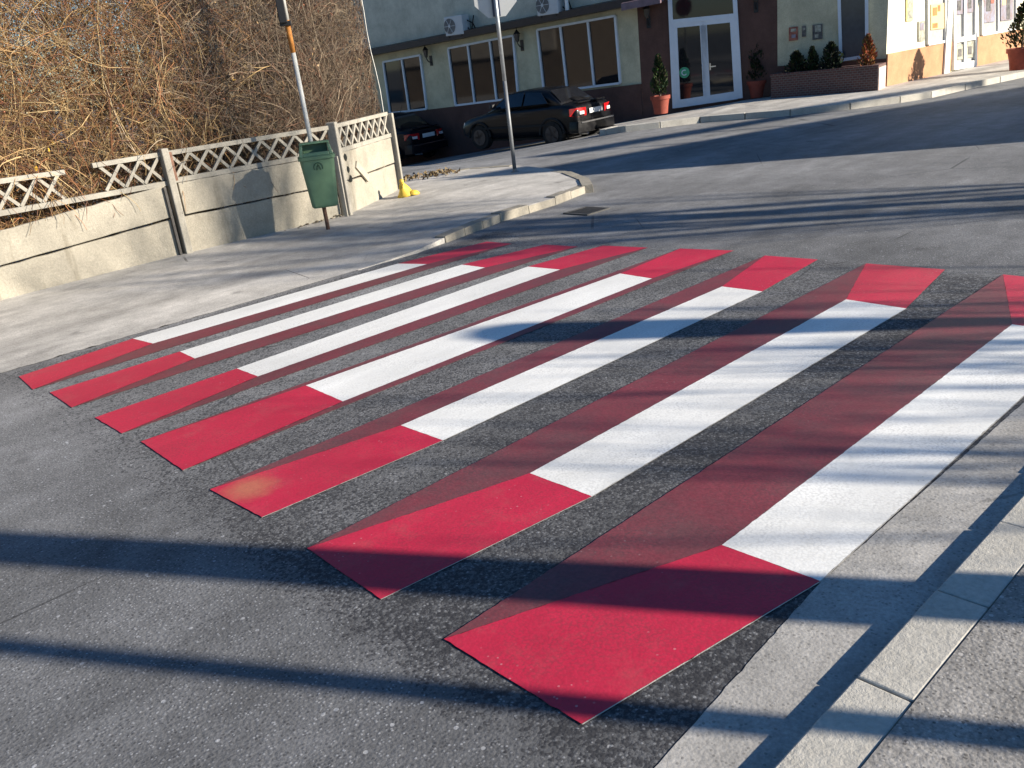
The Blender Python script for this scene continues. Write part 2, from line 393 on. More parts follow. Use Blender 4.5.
# right-hand pavement, kerb and gutter
KY0, KY1 = .765, .935
mb = MB(); ys = [KY0, -1, -3, -40]
nx = 60
mb.prism([(-20, -20, -.1), (60, -20, -.1), (60, KY0, -.1), (-20, KY0, -.1)], [(-20, -20, .042), (60, -20, .050), (60, KY0, .048), (-20, KY0, .048)])
struct(mb, 'pavement', M['walk_rough'])
mb = MB(); x = -6.06
while x < 12:
    L = .535; dzz = random.uniform(-.003, .003); dy = random.uniform(-.004, .004)
    mb.prism([(x+.003, KY0+.004, -.1), (x+L-.003, KY0+.004, -.1), (x+L-.003, KY1+dy, -.1), (x+.003, KY1+dy, -.1)],
             [(x+.003, KY0+.004, .046+dzz), (x+L-.003, KY0+.004, .046+dzz), (x+L-.003, KY1+dy-.004, .046+dzz), (x+.003, KY1+dy-.004, .046+dzz)])
    x += L
struct(mb, 'kerb', M['kerb'], bevel=.006)
mb = MB(); pts = []
gA, gB = G(655, 768), G(822, 581)
for i in range(601):
    x = -6+18*i/600; y = gA.y+(gB.y-gA.y)*(x-gA.x)/(gB.x-gA.x) if x > .6 else gA.y-.02
    if x > gB.x: y = gB.y-.012*(x-gB.x)
    pts.append((x, y+random.gauss(0, .0011)))
for (xa, ya), (xb, yb) in zip(pts, pts[1:]):
    mb.face([(xa, KY1, .004), (xb, KY1, .004), (xb, yb, .0025), (xa, ya, .0025)])
struct(mb, 'gutter', M['gutter'])

# left-hand pavement: flush with the road beside the stripes, kerbed towards the corner
def wz(x): return .0045 + .085*sm(4.4, 6.6, x)
kerb_px = [(418, 253), (445, 243), (500, 222), (555, 205), (585, 193)]
kl = [Vector((-20, 7.3, 0)), Vector((0, 7.3, 0)), Vector((3, 7.28, 0))] + [G(*p) for p in kerb_px]
kl += [G(592, 188, .06), G(588, 181, .06), G(570, 174, .06), G(545, 170, .06), G(515, 167, .06), G(470, 170, .06), G(430, 176, .06), G(395, 181, .06), Vector((9.2, 16, 0)), Vector((9.0, 30, 0)), Vector((9.0, 50, 0))]
# finer along the curve
fine = []
for a, b in zip(kl, kl[1:]):
    n = max(1, int((b-a).length/.35)) if (b-a).length < 4 else 4
    if a.y < 7.4 and b.x < 5: n = int((b-a).length/.06)
    for i in range(n): fine.append(a.lerp(b, i/n)+(Vector((0, random.uniform(-.02, .02), 0)) if b.x < 5 else Vector()))
fine.append(kl[-1])
mb = MB(); inner = []
poly = [Vector((p.x, p.y, wz(p.x))) for p in fine]
bm = bmesh.new()
allp = poly + [Vector((-20, 50, wz(0)))]
vs = [bm.verts.new(p) for p in allp]; bm.faces.new(vs)
bmesh.ops.triangulate(bm, faces=bm.faces)
vs2 = [v.co.copy() for v in bm.verts]; idx = {v: i for i, v in enumerate(bm.verts)}
mb.v = [tuple(p) for p in vs2]; mb.f = [tuple(idx[v] for v in f.verts) for f in bm.faces]; bm.free()
for a, b in zip(poly, poly[1:]):
    if a.x > 4.3: mb.face([a, b, b-Vector((0, 0, .25)), a-Vector((0, 0, .25))])
struct(mb, 'pavement', M['walk'])
# pale kerb stones along the corner
mb = MB(); run = [p for p in fine if 5.25 < p.x and p.y < 13]
def offs(i):
    a = run[max(i-1, 0)]; b = run[min(i+1, len(run)-1)]; d = (b-a); d.z = 0; d.normalize(); return Vector((-d.y, d.x, 0))
for i in range(len(run)-1):
    a, b = run[i], run[i+1]; na, nb = offs(i), offs(i+1); h = random.uniform(-.016, .006)
    gp = (b-a)*.01
    a2 = a+gp; b2 = b-gp
    def pz(p, z): return Vector((p.x, p.y, z))
    za, zb = wz(a.x)+.012+h, wz(b.x)+.012+h
    mb.prism([pz(a2-na*.03, -.3), pz(b2-nb*.03, -.3), pz(b2+nb*.13, -.3), pz(a2+na*.13, -.3)],
             [pz(a2-na*.012, za), pz(b2-nb*.012, zb), pz(b2+nb*.13, zb), pz(a2+na*.13, za)])
struct(mb, 'kerb', M['kerb_white'], bevel=.012)

# ------------------------------------------------------------------ the crosswalk
ST = [
 # near-left, near-bottom, white near-right, white near-left, white far-left, white far-right, far-right, far-left
 [(444, 640), (582, 725), (820, 582), (722, 546), (1012, 325), None, None, (1003, 275)],
 [(307, 549), (381, 600), (592, 497), (530, 474), (846, 300), (906, 309), (945, 270), (866, 264)],
 [(210, 490), (262, 518), (443, 441), (401, 426), (722, 287), (762, 292), (818, 260), (765, 256)],
 [(141, 442), (183, 471), (343, 402), (306, 386), (620, 274), (652, 279), (734, 251), (680, 249)],
 [(95, 418), (122, 434), (258, 377), (237, 369), (528, 267), (560, 270), (648, 248), (603, 246)],
 [(50, 393), (72, 408), (195, 359), (180, 352), (462, 265), (485, 268), (578, 247), (545, 245)],
 [(19, 377), (33, 390), (153, 344), (133, 339), (398, 264), (427, 264.5), (512, 244), (487, 242)]]
names = ['widest crosswalk stripe beside the right kerb, its far end cut by the photo edge',
         'second crosswalk stripe from the right kerb, red tip in the broad tree shadow',
         'third crosswalk stripe from the right kerb, with a tan scuff on its near red end',
         'middle crosswalk stripe, white panel touched by the lamp shadow, three stripes on either side',
         'third crosswalk stripe counted from the concrete fence, maroon edge on its right',
         'second crosswalk stripe from the concrete fence, narrow white panel with red ends',
         'narrowest crosswalk stripe, nearest the concrete fence and the green bin']
rp_ = random.Random(2)
for k, q in enumerate(ST):
    P = [G(*c) if c else None for c in q]
    if P[5] is None: P[5] = Vector((5.36, 1.27, 0)); P[6] = Vector((6.36, 1.43, 0))
    A, Bq, C, D, D2, C2, B2, A2 = P
    t = thing('crosswalk_stripe', names[k], 'road marking', (A+Bq+A2+B2)/4, 0, 'stripes of the crosswalk')
    z = .0045
    def sheet(nm, pts, mat, zz=z):
        fp = []
        for i, p in enumerate(pts):
            q = pts[(i+1) % len(pts)]; m = max(2, int((q-p).length/.03)); nn_ = Vector((-(q-p).y, (q-p).x, 0)).normalized()
            for j in range(m): fp.append(p.lerp(q, j/m) + (nn_*rp_.gauss(0, .0011) if j else Vector()))
        mb = MB(); mb.face([Vector((p.x, p.y, zz)) for p in fp]); o = mb.build(nm, mat, t)
        if o.data.polygons[0].normal.z < 0: o.data.flip_normals()
        return o
    r1 = sheet('red_end', [A, Bq, C, D], M['red']); sheet('white_panel', [D, C, C2, D2], M['white']); sheet('red_end', [D2, C2, B2, A2], M['red'])
    def sidey(p0, p1, p2, p3):    # a maroon side where the outer line lies outside the white panel
        return [p0, p1, p2, p3]
    if k < 4: sheet('maroon_side', [A, D, D2, A2], M['maroon'])
    if k > 2: sheet('maroon_side', [C, Bq, B2, C2], M['maroon'])
    # thin pale line left along the outer edge
    mb = MB()
    for a, b in ((Bq, C), ) + (((C, C2), ) if k < 3 else ()):
        d = (b-a).normalized(); n = Vector((d.y, -d.x, 0)); wdt = .0045
        mb.face([Vector((p.x, p.y, z)) for p in (a+n*.0005, b+n*.0005, b+n*wdt, a+n*wdt)])
    mb.build('pale_edge', M['kerb'], t)
# drain grate in the road
gc = (G(570, 213)+G(603, 209)+G(588, 208)+G(586, 216))/4
t = thing('drain_grate', 'dark iron drain grate set in the road by the pale kerb', 'drain', (gc.x, gc.y, 0), .1)
t.location.z = 0
mb = MB()
for i in range(9): mb.box((gc.x-.16+.04*i, gc.y, .006), (.02, .32, .012), 0)
mb.build('bars', M['iron'], t)
mb = MB()
for s in (-1, 1):
    mb.box((gc.x, gc.y+s*.175, .007), (.40, .03, .014)); mb.box((gc.x+s*.19, gc.y, .0065), (.025, .32, .013))
mb.build('frame', M['iron'], t)
mb = MB(); mb.box((gc.x, gc.y, .002), (.36, .33, .004)); mb.build('pit', M['dirt'], t)

# ------------------------------------------------------------------ concrete fence
FA, FB, FC = Vector((4.05, 10.27, 0)), Vector((6.22, 10.14, 0)), Vector((7.85, 11.16, 0))
FZ = Vector((-.1, 10.15, 0)); FY = Vector((1.92, 10.20, 0)); FX = Vector((-2.3, 10.1, 0))
fence = thing('concrete_fence', 'old beige concrete fence with lattice top, one rail broken, before the brown vines', 'fence', (4.05, 10.27, 0))
bays = [(FX, FZ), (FZ, FY), (FY, FA), (FA, FB), (FB, FC)]
def zz(p, z): return Vector((p.x, p.y, z))
for bi, (a, b) in enumerate(bays):
    d = (b-a); L = d.length; d.normalize(); n = Vector((d.y, -d.x, 0))
    if n.y > 0: n = -n
    tilt = [0, -.012, -.03, .008, 0][bi]
    # two stacked plates, each slightly out of line
    mb = MB()
    tl0 = (-.11, -.11, -.115, 0, .01)[bi]; tl1 = (-.13, -.13, -.15, 0, 0)[bi]
    for (z0, z1, o, l0, l1) in ((-.1, .46, 0, 0, tl0), (.478, .85, .014, tl0, tl1)):
        p, q = a+d*(.05 if z0 < 0 else .075), b-d*(.075 if z0 < 0 else .09)
        f0, f1 = n*(.028+o), n*(-.028+o)
        mb = MB()
        # the outline of each plate is a little chipped
        m = 14; top = []; bot = []
        for i in range(m+1):
            u = i/m; c_ = random.uniform(-.006, .004); bot.append((u, z0+l0*(1-u)+random.uniform(0, .006))); top.append((u, z1+l1*(1-u)+c_))
        ol = bot+top[::-1]
        mb.prism([zz(p.lerp(q, u)+f0, z) for u, z in ol], [zz(p.lerp(q, u)+f1, z) for u, z in ol])
        mb.build('plate', M['fence'], fence, bevel=.010)
    # lattice: rails and crossed bars
    mb = MB(); zb, zt = .90, 1.185
    mb.bar(zz(a+d*.04, zb-.02), zz(b-d*.04, zb-.02+tilt*.5), .07, .055)
    if bi == 2:
        brk = (.48, .62)
        mb.bar(zz(a+d*.04, zt+.01), zz(a+d*L*brk[0], zt-.012), .06, .05); mb.bar(zz(a+d*L*brk[1], zt+.005), zz(b-d*.04, zt+.005), .06, .05)
    else: mb.bar(zz(a+d*.04, zt+.005), zz(b-d*.04, zt+.005), .06, .05)
    nX = max(3, round(L/.247)); st = (L-.14)/nX
    for i in range(nX):
        s0 = .07+i*st; m0 = (s0+st/2)/L
        if bi == 2 and .47 < m0 < .68: 
            continue
        p, q = a+d*s0, a+d*(s0+st)
        mb.bar(zz(p+n*.006, zb+.005), zz(q+n*.006, zt-.02), .034, .034, (n.x, n.y, 0)); mb.bar(zz(q-n*.006, zb+.005), zz(p-n*.006, zt-.02), .034, .034, (n.x, n.y, 0))
    mb.build('lattice', M['lattice'], fence)
for i, p in enumerate((FX, FZ, FY, FA, FB, FC)):
    d = (bays[min(i, 4)][1]-bays[min(i, 4)][0]).normalized(); n = Vector((d.y, -d.x, 0)); n = -n if n.y > 0 else n
    if i == 3: d = Vector((1, -.02, 0))
    mb = MB(); h = 1.25 if i != 5 else 1.19
    rz = math.atan2(d.y, d.x)
    q = p+n*.03
    mb.box((q.x, q.y, h/2-.05), (.085 if i < 5 else .06, .13, h+.1), rz)
    if i in (3, 4):       # a bar standing beside the post
        q2 = p+n*.075-d*.085; 
    mb.build('post', M['lattice'], fence, bevel=.012)
    if i in (3, 4):
        mb = MB(); q3 = p+n*.06-d*.10
        mb.box((q3.x, q3.y, .40), (.028, .04, .86), rz); mb.build('side_bar', M['lattice'] if i == 4 else M['groove_shade'], fence)  # bar at the left post coloured dark to paint the groove's shadow
        if i == 3: mb = MB(); q3 = p+n*.06+d*.058; mb.box((q3.x, q3.y, 1.04), (.03, .05, .32), rz); mb.build('rusty_cover', M['rustdark'], fence)
# broken plaster and a loose slab on the last bay
d = (FC-FB).normalized(); n = Vector((d.y, -d.x, 0))
mb = MB()
o = FB+d*.62+n*.055
Mx = Matrix(((d.x, n.x, 0), (d.y, n.y, 0), (0, 0, 1))) @ Matrix.Rotation(R(38), 3, 'Y')
mb.box((o.x, o.y, .53), (.40, .025, .10), 0, Mx.inverted() if False else Mx)
mb.build('loose_slab', M['plaster'], fence)
for (s, z, r) in ((.20, .78, .05), (.22, .62, .045), (.25, .49, .05)):
    o = FB+d*s+n*.043; mb = MB()
    mb.prism([o+d*math.cos(a)*r*random.uniform(.6, 1.2)+Vector((0, 0, z+math.sin(a)*r*random.uniform(.7, 1.2))) for a in [2*PI*i/9 for i in range(9)]],
             [o+n*.004+d*math.cos(a)*r*.9+Vector((0, 0, z+math.sin(a)*r*.9)) for a in [2*PI*i/9 for i in range(9)]])
    mb.build('hole', M['inside'], fence)
# dirt heaped along the foot of the fence
mb = MB()
for i in range(60):
    s = random.uniform(0, 4.2); p = Vector((2.0+s, 10.2-.02*0, 0)); 
    x = 2.0+s; y = 10.13 - random.random()**2*.10 + (.06 if 3.4 < x < 5 else 0); r = random.uniform(.008, .03)
    z0 = wz(x)
    mb.lathe((x, y, z0), [(r, 0), (r*.8, r*.4), (r*.3, r*.6)], 6)
tag(mb.build('soil_crumbs', M['dirt'], origin=(4, 10.1, 0)), 'brown crumbs of soil lying along the foot of the fence', 'soil', kind='stuff')

# ------------------------------------------------------------------ bare vines
def twig_mesh(name, specs, parent, n=3):
    mb = MB()
    for pts, r0, r1, colr in specs:
        a = len(mb.v); m = len(pts)
        mb.tube(pts, [r0+(r1-r0)*i/(m-1) for i in range(m)], n, False)
        mb.tint += [colr]*(len(mb.v)-a)
    return mb.build(name, M['twig'], parent)
rv = random.Random(3)
def vnoise(x): return math.sin(x*2.1)+.6*math.sin(x*4.7+1)+.4*math.sin(x*9.1+2)
cut = [G(372, 0, 0), G(390, 110, 0)]
def xmax(z): return 8.02 - .05*z        # the trimmed end by the side street
hedge = thing('vine_thicket', 'tall tangled thicket of bare brown vines behind the concrete fence', 'shrub', (4.5, 11.5, 0))
def front(x):    # front face of the thicket follows the fence
    if x < 6.2: return 10.34
    return 10.34+(x-6.2)*.64
def topz(x): return 2.95+.10*vnoise(x)+.55*sm(2.4, 4.0, x)
PAL_L = [(.36, .25, .12), (.30, .19, .085), (.24, .135, .06), (.16, .085, .055), (.11, .065, .048), (.42, .31, .16), (.27, .12, .055)]
PAL_R = [(.26, .20, .135), (.20, .15, .105), (.14, .10, .075), (.09, .065, .052), (.30, .24, .17), (.17, .095, .06)]
def pick(x):
    f = sm(3.6, 5.6, x+rv.uniform(-.8, .8)); p = PAL_R if rv.random() < f else PAL_L
    c = rv.choice(p); k = rv.uniform(.45, 1.25)*(.93+.07*(1-f)); return tuple(q*k for q in c)
def twig(depth, arch):
    x = rv.uniform(-1.2, 8.0); y = front(x)+depth
    H = topz(x)
    z = rv.uniform(.5, H-.05) if rv.random() > .15 else rv.uniform(0, 1.0)
    p = Vector((x, y, z)); L = rv.uniform(.35, 1.5); m = 7
    th = rv.gauss(PI/2, .75); ph = rv.uniform(-PI, PI)
    d = Vector((math.cos(th), .35*math.sin(ph), math.sin(th))).normalized()
    if rv.random() < .3: d = Vector((rv.uniform(-1, 1), rv.uniform(-.5, .3), rv.uniform(-1, .6))).normalized()
    pts = [p.copy()]; curl = Vector((rv.gauss(0, .28), rv.gauss(0, .12), rv.gauss(-.12, .22)))
    for i in range(m-1):
        d = (d+curl*.7+Vector((rv.gauss(0, .13), rv.gauss(0, .10), rv.gauss(0, .13)))).normalized()
        p = p+d*(L/(m-1))
        if p.y < front(p.x)-.04: p.y = front(p.x)-.04+rv.uniform(0, .05); d.y = abs(d.y)
        if p.x > xmax(p.z): p.x = xmax(p.z)-rv.uniform(0, .05); d.x = -abs(d.x)
        if p.z > H+.12: d.z = -abs(d.z)*.5
        pts.append(p.copy())
    r = rv.choice((.0015, .0017, .0020, .0020, .0024, .0024, .0028, .0034, .0050))
    return (pts, r, r*.55, pick(x))
layers = [twig(abs(rv.gauss(0, .16)), 1) for _ in range(8500)] + [twig(rv.uniform(.15, .9), 1) for _ in range(7500)]
extra = []
for pts, r0, r1, c_ in layers:
    for _ in range(2):
        i = rv.randint(1, len(pts)-2); p = pts[i]; d = (pts[i+1]-pts[i]).normalized(); d = (d+Vector((rv.gauss(0, .6), rv.gauss(0, .35), rv.gauss(0, .6)))).normalized(); l = rv.uniform(.08, .32)
        q = p+d*l*.5; e_ = q+(d+Vector((rv.gauss(0, .3), rv.gauss(0, .2), rv.gauss(0, .3)))).normalized()*l*.5
        for v_ in (q, e_): v_.y = max(v_.y, front(min(v_.x, 8))-.05); v_.x = min(v_.x, xmax(v_.z))
        extra.append(([p, q, e_], r0*.75, r0*.45, c_))
layers += extra
twig_mesh('twigs', layers, hedge)
back = []
for _ in range(6500):
    a = twig(rv.uniform(.7, 2.3), 1); k = rv.uniform(.3, .6); back.append((a[0], a[1]*1.9, a[2]*1.6, tuple(q*k for q in a[3])))  # tinted darker to paint the shade inside the thicket
twig_mesh('inner_twigs', back, hedge)
stems = []
for _ in range(150):
    x = rv.uniform(-1, 7.9); y = front(x)+rv.uniform(.08, 1.2); p = Vector((x, y, 0)); d = Vector((rv.gauss(0, .22), rv.gauss(0, .1), 1)).normalized(); pts = [p]
    for i in range(9):
        d = (d+Vector((rv.gauss(0, .14), rv.gauss(0, .06), 0))).normalized(); p = p+d*.33
        p.x = min(p.x, xmax(p.z)-.03); p.y = max(p.y, front(p.x)); pts.append(p.copy())
    stems.append((pts, rv.uniform(.008, .02), .005, tuple(q*.8 for q in pick(x))))
twig_mesh('stems', stems, hedge, 5)
# fallen twigs spilling over the fence by the broken rail, and on the panel left of it
sp = []
for _ in range(75):
    x = rv.choice((rv.gauss(2.85, .25), rv.uniform(1.6, 5.2))); p = Vector((x, 10.3, rv.uniform(1.0, 1.5))); d = Vector((rv.gauss(0, .6), -.35, rv.gauss(-.5, .5))).normalized(); pts = [p]
    for i in range(6):
        d = (d+Vector((rv.gauss(0, .25), rv.gauss(0, .1), -.12))).normalized(); p = p+d*.09; p.y = max(p.y, 10.09); pts.append(p.copy())
    sp.append((pts, .0045, .0025, pick(x)))
twig_mesh('hanging_twigs', sp, hedge)
mb = MB()
def leafquad(mb, p, s, colr, rr=rv):
    a = Vector((rr.gauss(0, 1), rr.gauss(0, 1), rr.gauss(0, 1))).normalized(); b = a.cross(Vector((rr.gauss(0, 1), rr.gauss(0, 1), rr.gauss(0, 1)))).normalized()
    mb.face([p-a*s, p+b*s*.5, p+a*s, p-b*s*.5]); mb.tint += [colr]*4
for _ in range(2600):
    x = rv.uniform(-.5, 7.9); z = rv.uniform(.9, topz(x)); p = Vector((x, front(x)+rv.uniform(-.02, .5), z))
    yel = rv.random() < .06*(1-sm(3, 5, x))+.005
    leafquad(mb, p, rv.uniform(.02, .04) if yel else rv.uniform(.012, .028), (.60, .36, .05) if yel else rv.choice(((.22, .11, .06), (.30, .12, .07), (.15, .09, .06), (.30, .2, .1))))
mb.build('dry_leaves', M['leaf'], hedge)
# pale wire down the trimmed end
e = [G(370, -12, 0), ]
wx = 7.98
mb = MB(); wp = [Vector((8.03-.03*i*.3, 11.45+.0*i, .95+.28*i)) for i in range(8)]
wp = [Vector((8.03-.055*(p.z-1)+.015*math.sin(p.z*5), 11.47, p.z)) for p in wp]
mb.tube(wp, .006, 5)
tag(mb.build('wire', M['wire'], origin=(8.0, 11.47, 1)), 'thin pale wire hanging down the trimmed right end of the vines', 'wire')
# weeds at the fence foot
def tuft(px, py, label, colr, nb, h):
    p = G(px, py, .01); mb = MB()
    for _ in range(nb):
        a = rv.uniform(0, 2*PI); l = rv.uniform(.4, 1)*h; q = p+Vector((rv.gauss(0, .04), rv.gauss(0, .02), 0))
        tip = q+Vector((math.cos(a)*l*.6, math.sin(a)*l*.35, l)); sd = Vector((-math.sin(a), math.cos(a), 0))*h*.09
        mb.face([q-sd, q+sd, (q+tip)/2+sd*1.3+Vector((0, 0, l*.12)), tip, (q+tip)/2-sd*1.3+Vector((0, 0, l*.12))]); mb.tint += [tuple(c*rv.uniform(.7, 1.3) for c in colr)]*5
    tag(mb.build('weed', M['leaf'], origin=p), label, 'weed')
tuft(44, 288.5, 'small green weed growing at the foot of the concrete fence', (.10, .16, .03), 34, .11)
tuft(33, 291.5, 'dark withered weed beside the small green one at the fence foot', (.05, .05, .03), 26, .09)

# ------------------------------------------------------------------ pole with the green bin
pb = G(328, 228, .06); pb.z = wz(pb.x)
top = Vector((pb.x-.03, pb.y+.01, 3.3))
pole = thing('post', 'white post with rusty orange band and dark clamped tube, carrying the bin', 'post', pb)
ax = (top-pb)
def pp(z): return pb+ax*((z-pb.z)/(top.z-pb.z))
MB().tube([pp(pb.z-.1), pp(.42)], .025, 10).build('rusty_foot', M['rustdark'], pole, True)
MB().tube([pp(.42), pp(2.1)], .027, 12).build('shaft', M['whitepole'], pole, True)
MB().tube([pp(2.1), pp(2.45)], .029, 12).build('orange_band', M['rust'], pole, True)
MB().tube([pp(2.45), pp(3.3)], .030, 12).build('upper_shaft', M['whitepole'], pole, True)
vd = Vector((pb.x, pb.y, 0)).normalized(); side = Vector((vd.y, -vd.x, 0))
mb = MB(); q = pp(2.85)-side*.035-vd*.03
mb.box((q.x, q.y, 2.86), (.09, .13, .88), math.atan2(side.y, side.x)); mb.build('dark_bracket', M['blackmetal'], pole, bevel=.008)
mb = MB(); q = pp(2.42); mb.box((q.x-side.x*.02, q.y-side.y*.02, 2.415), (.13, .10, .05), math.atan2(side.y, side.x)); mb.build('clamp', M['blackmetal'], pole, bevel=.006)
# the bin: tapered body, hooded top with a wide slot, hung on the front of the post
fd = (Vector((-.55, -.95, 0))+(-vd)*.25).normalized()      # it faces the road
bx = Vector((-fd.y, fd.x, 0)); 
bc = pb + fd*.17 + bx*.02
rzb = math.atan2(bx.y, bx.x)
binn = thing('litter_bin', 'green plastic litter bin with slotted hood hung on the white post', 'bin', (bc.x, bc.y, pb.z), rzb)
def ring(z, wd, dp, oy=0, rc=.05):
    pts = []
    for sx, sy, a0 in ((1, -1, -PI/2), (1, 1, 0), (-1, 1, PI/2), (-1, -1, PI)):
        for k in range(5):
            a = a0+k*PI/8; x = sx*(wd/2-rc)+rc*math.cos(a); y = sy*(dp/2-rc)+rc*math.sin(a)
            pts.append(bc+bx*x+fd*(-y+oy)+Vector((0, 0, z)))
    return pts
def loft(mb, rings, cap0=True, cap1=True):
    b = len(mb.v); n = len(rings[0])
    for r in rings: mb.v += [tuple(p) for p in r]
    for i in range(len(rings)-1):
        for k in range(n):
            a = b+i*n+k; c = b+i*n+(k+1) % n; mb.f.append((a, c, c+n, a+n))
    if cap0: mb.f.append(tuple(range(b+n-1, b-1, -1)))
    if cap1: e = b+(len(rings)-1)*n; mb.f.append(tuple(range(e, e+n)))
    return mb
mb = loft(MB(), [ring(.30, .28, .20), ring(.315, .31, .225), ring(.33, .315, .23), ring(.86, .40, .30), ring(.865, .43, .335), ring(.90, .435, .34), ring(.90, .41, .31), ring(.905, .40, .30)])
mb.build('body', M['bin'], binn, 'auto')
# hood: rim above with a slot sloping to the front
mb = MB()
mb.prism(*[[bc+bx*x+fd*y+Vector((0, 0, z)) for x, y, z in s] for s in ([(-.20, -.15, .905), (-.20, .15, .905), (-.175, .12, 1.02), (-.175, -.15, 1.035)], [(-.155, -.15, .905), (-.155, .15, .905), (-.14, .12, 1.02), (-.14, -.15, 1.035)])])
mb.prism(*[[bc+bx*x+fd*y+Vector((0, 0, z)) for x, y, z in s] for s in ([(.155, -.15, .905), (.155, .15, .905), (.14, .12, 1.02), (.14, -.15, 1.035)], [(.20, -.15, .905), (.20, .15, .905), (.175, .12, 1.02), (.175, -.15, 1.035)])])
mb.prism(*[[bc+bx*x+fd*y+Vector((0, 0, z)) for x, y, z in s] for s in ([(-.154, -.15, .905), (.154, -.15, .905), (.139, -.15, 1.034), (-.139, -.15, 1.034)], [(-.154, -.12, .905), (.154, -.12, .905), (.139, -.12, 1.034), (-.139, -.12, 1.034)])])
mb.prism(*[[bc+bx*x+fd*y+Vector((0, 0, z)) for x, y, z in s] for s in ([(-.154, .115, .905), (.154, .115, .905), (.154, .15, .905), (-.154, .15, .905)], [(-.15, .105, .945), (.15, .105, .945), (.15, .14, .945), (-.15, .14, .945)])])
mb.prism(*[[bc+bx*x+fd*y+Vector((0, 0, z)) for x, y, z in s] for s in ([(-.18, -.155, 1.036), (.18, -.155, 1.036), (.18, -.02, 1.03), (-.18, -.02, 1.03)], [(-.17, -.15, 1.055), (.17, -.15, 1.055), (.17, -.03, 1.05), (-.17, -.03, 1.05)])])
mb.build('hood', M['bin'], binn, bevel=.008)
mb = MB(); mb.face([bc+bx*x+fd*y+Vector((0, 0, .912)) for x, y in ((-.15, -.115), (.15, -.115), (.15, .11), (-.15, .11))]); mb.build('slot', M['inside'], binn)
# embossed round emblem (ring and a small figure)
mb = MB(); zc = .775; fo = .15-.0135
def onfront(u, zq, o): return bc+bx*u+fd*(.116+.034*(zq-.33)/.53+o)+Vector((0, 0, zq))
arc = [onfront(.052*math.cos(a), zc+.052*math.sin(a), .003) for a in [PI*(-.15)+PI*1.3*i/14 for i in range(15)]]
mb.tube(arc, .005, 5); mb.tube([onfront(-.02, zc-.03, .003), onfront(-.01, zc+.015, .003), onfront(.012, zc+.02, .003), onfront(.022, zc-.03, .003)], .006, 5)
mb.tube([onfront(0, zc+.028, .003), onfront(.002, zc+.036, .003)], .008, 6)
mb.build('emblem', M['bindark'], binn)
q = pb+fd*.02
for z in (.45, .82): MB().box((q.x, q.y, z), (.09, .07, .04), rzb).build('bracket', M['blackmetal'], binn)

# ------------------------------------------------------------------ traffic sign seen from behind
sb = G(515, 172, .09); sb.z = wz(sb.x)
sign = thing('traffic_sign', 'grey octagonal traffic sign seen from behind on a thin post at the corner', 'sign', sb)
tp = sb+Vector((-.02, .0, 3.0))
MB().tube([sb-Vector((0, 0, .05)), sb+(tp-sb)*.45], .030, 12).build('lower_post', M['darkpost'], sign, True)
MB().tube([sb+(tp-sb)*.45, tp], .030, 12).build('upper_post', M['galv'], sign, True)
MB().lathe(sb, [(.07, -.002), (.065, .012), (.036, .02), (.033, .05)], 14).build('foot', M['darkpost'], sign)
vs_ = Vector((sb.x, sb.y, 0)).normalized(); sd = Vector((vs_.y, -vs_.x, 0)); oc = tp+vs_*.045; oc.z = 2.64
oc.x = (sb+(tp-sb)*.87).x+vs_.x*.045; oc.y = (sb+(tp-sb)*.87).y+vs_.y*.045
rr = .335
octp = [(math.cos(PI/8+PI/4*i)*rr, math.sin(PI/8+PI/4*i)*rr) for i in range(8)]
MB().prism([oc+sd*a+Vector((0, 0, b)) for a, b in octp], [oc+sd*a+Vector((0, 0, b))+vs_*.004 for a, b in octp]).build('plate', M['signback'], sign)
mb = MB(); mb.prism([oc+sd*a*1.0+Vector((0, 0, b))+vs_*.006 for a, b in octp], [oc+sd*a+Vector((0, 0, b))+vs_*.008 for a, b in octp]); mb.build('face', M['redlamp'], sign)
mb = MB(); q = oc-vs_*.02
mb.box((q.x, q.y, 2.80), (.115, .05, .92), math.atan2(sd.y, sd.x)); mb.build('mount', simple('blue_grey_channel', (.035, .045, .08), .5), sign, bevel=.006)
MB().lathe(oc-vs_*.05+Vector((-.01, 0, -.24)), [(.012, 0), (.012, .012)], 8).build('bolt', M['chrome'], sign)

# yellow thing at the end of the fence
yp = G(406, 195, .09); yp.z = wz(yp.x)
yc = thing('marker_base', 'small yellow conical plastic lump with a knob lying at the end of the fence', 'marker', yp)
tl = Matrix.Rotation(R(-12), 3, 'Y')
mb = MB().lathe(yp, [(.12, 0), (.125, .02), (.10, .045), (.08, .09), (.055, .13), (.035, .16), (.028, .18)], 14, tl)
mb.v = [(x+rv.uniform(-.014, .014), y+rv.uniform(-.014, .014), z+rv.uniform(-.008, .008)) for x, y, z in mb.v]; mb.build('cone', M['yellow'], yc, True)
MB().lathe(yp+tl @ Vector((0, 0, .18)), [(.02, 0), (.034, .015), (.036, .035), (.025, .055), (.01, .06)], 12, tl).build('knob', M['yellow'], yc, True)
mb = MB(); q = yp+Vector((.07, -.09, .03)); mb.lathe(q, [(.09, -.03), (.09, -.01), (.06, .02), (.01, .035)], 10); mb.build('lobe', M['yellow'], yc, True)
# leaf litter
mb = MB()
for _ in range(230):
    t_ = rv.random(); px = 398+60*t_+rv.gauss(0, 3); py = 180-9*t_+rv.gauss(0, 1.3); p = G(px, py, .10); p.z = wz(p.x)+rv.uniform(.012, .05)
    leafquad(mb, p, rv.uniform(.02, .045), rv.choice(((.16, .11, .05), (.12, .08, .04), (.20, .15, .07), (.10, .07, .045))))
tag(mb.build('leaf_litter', M['leaf'], origin=G(425, 176)), 'brown fallen leaves gathered along the kerb behind the sign', 'leaves', kind='stuff')

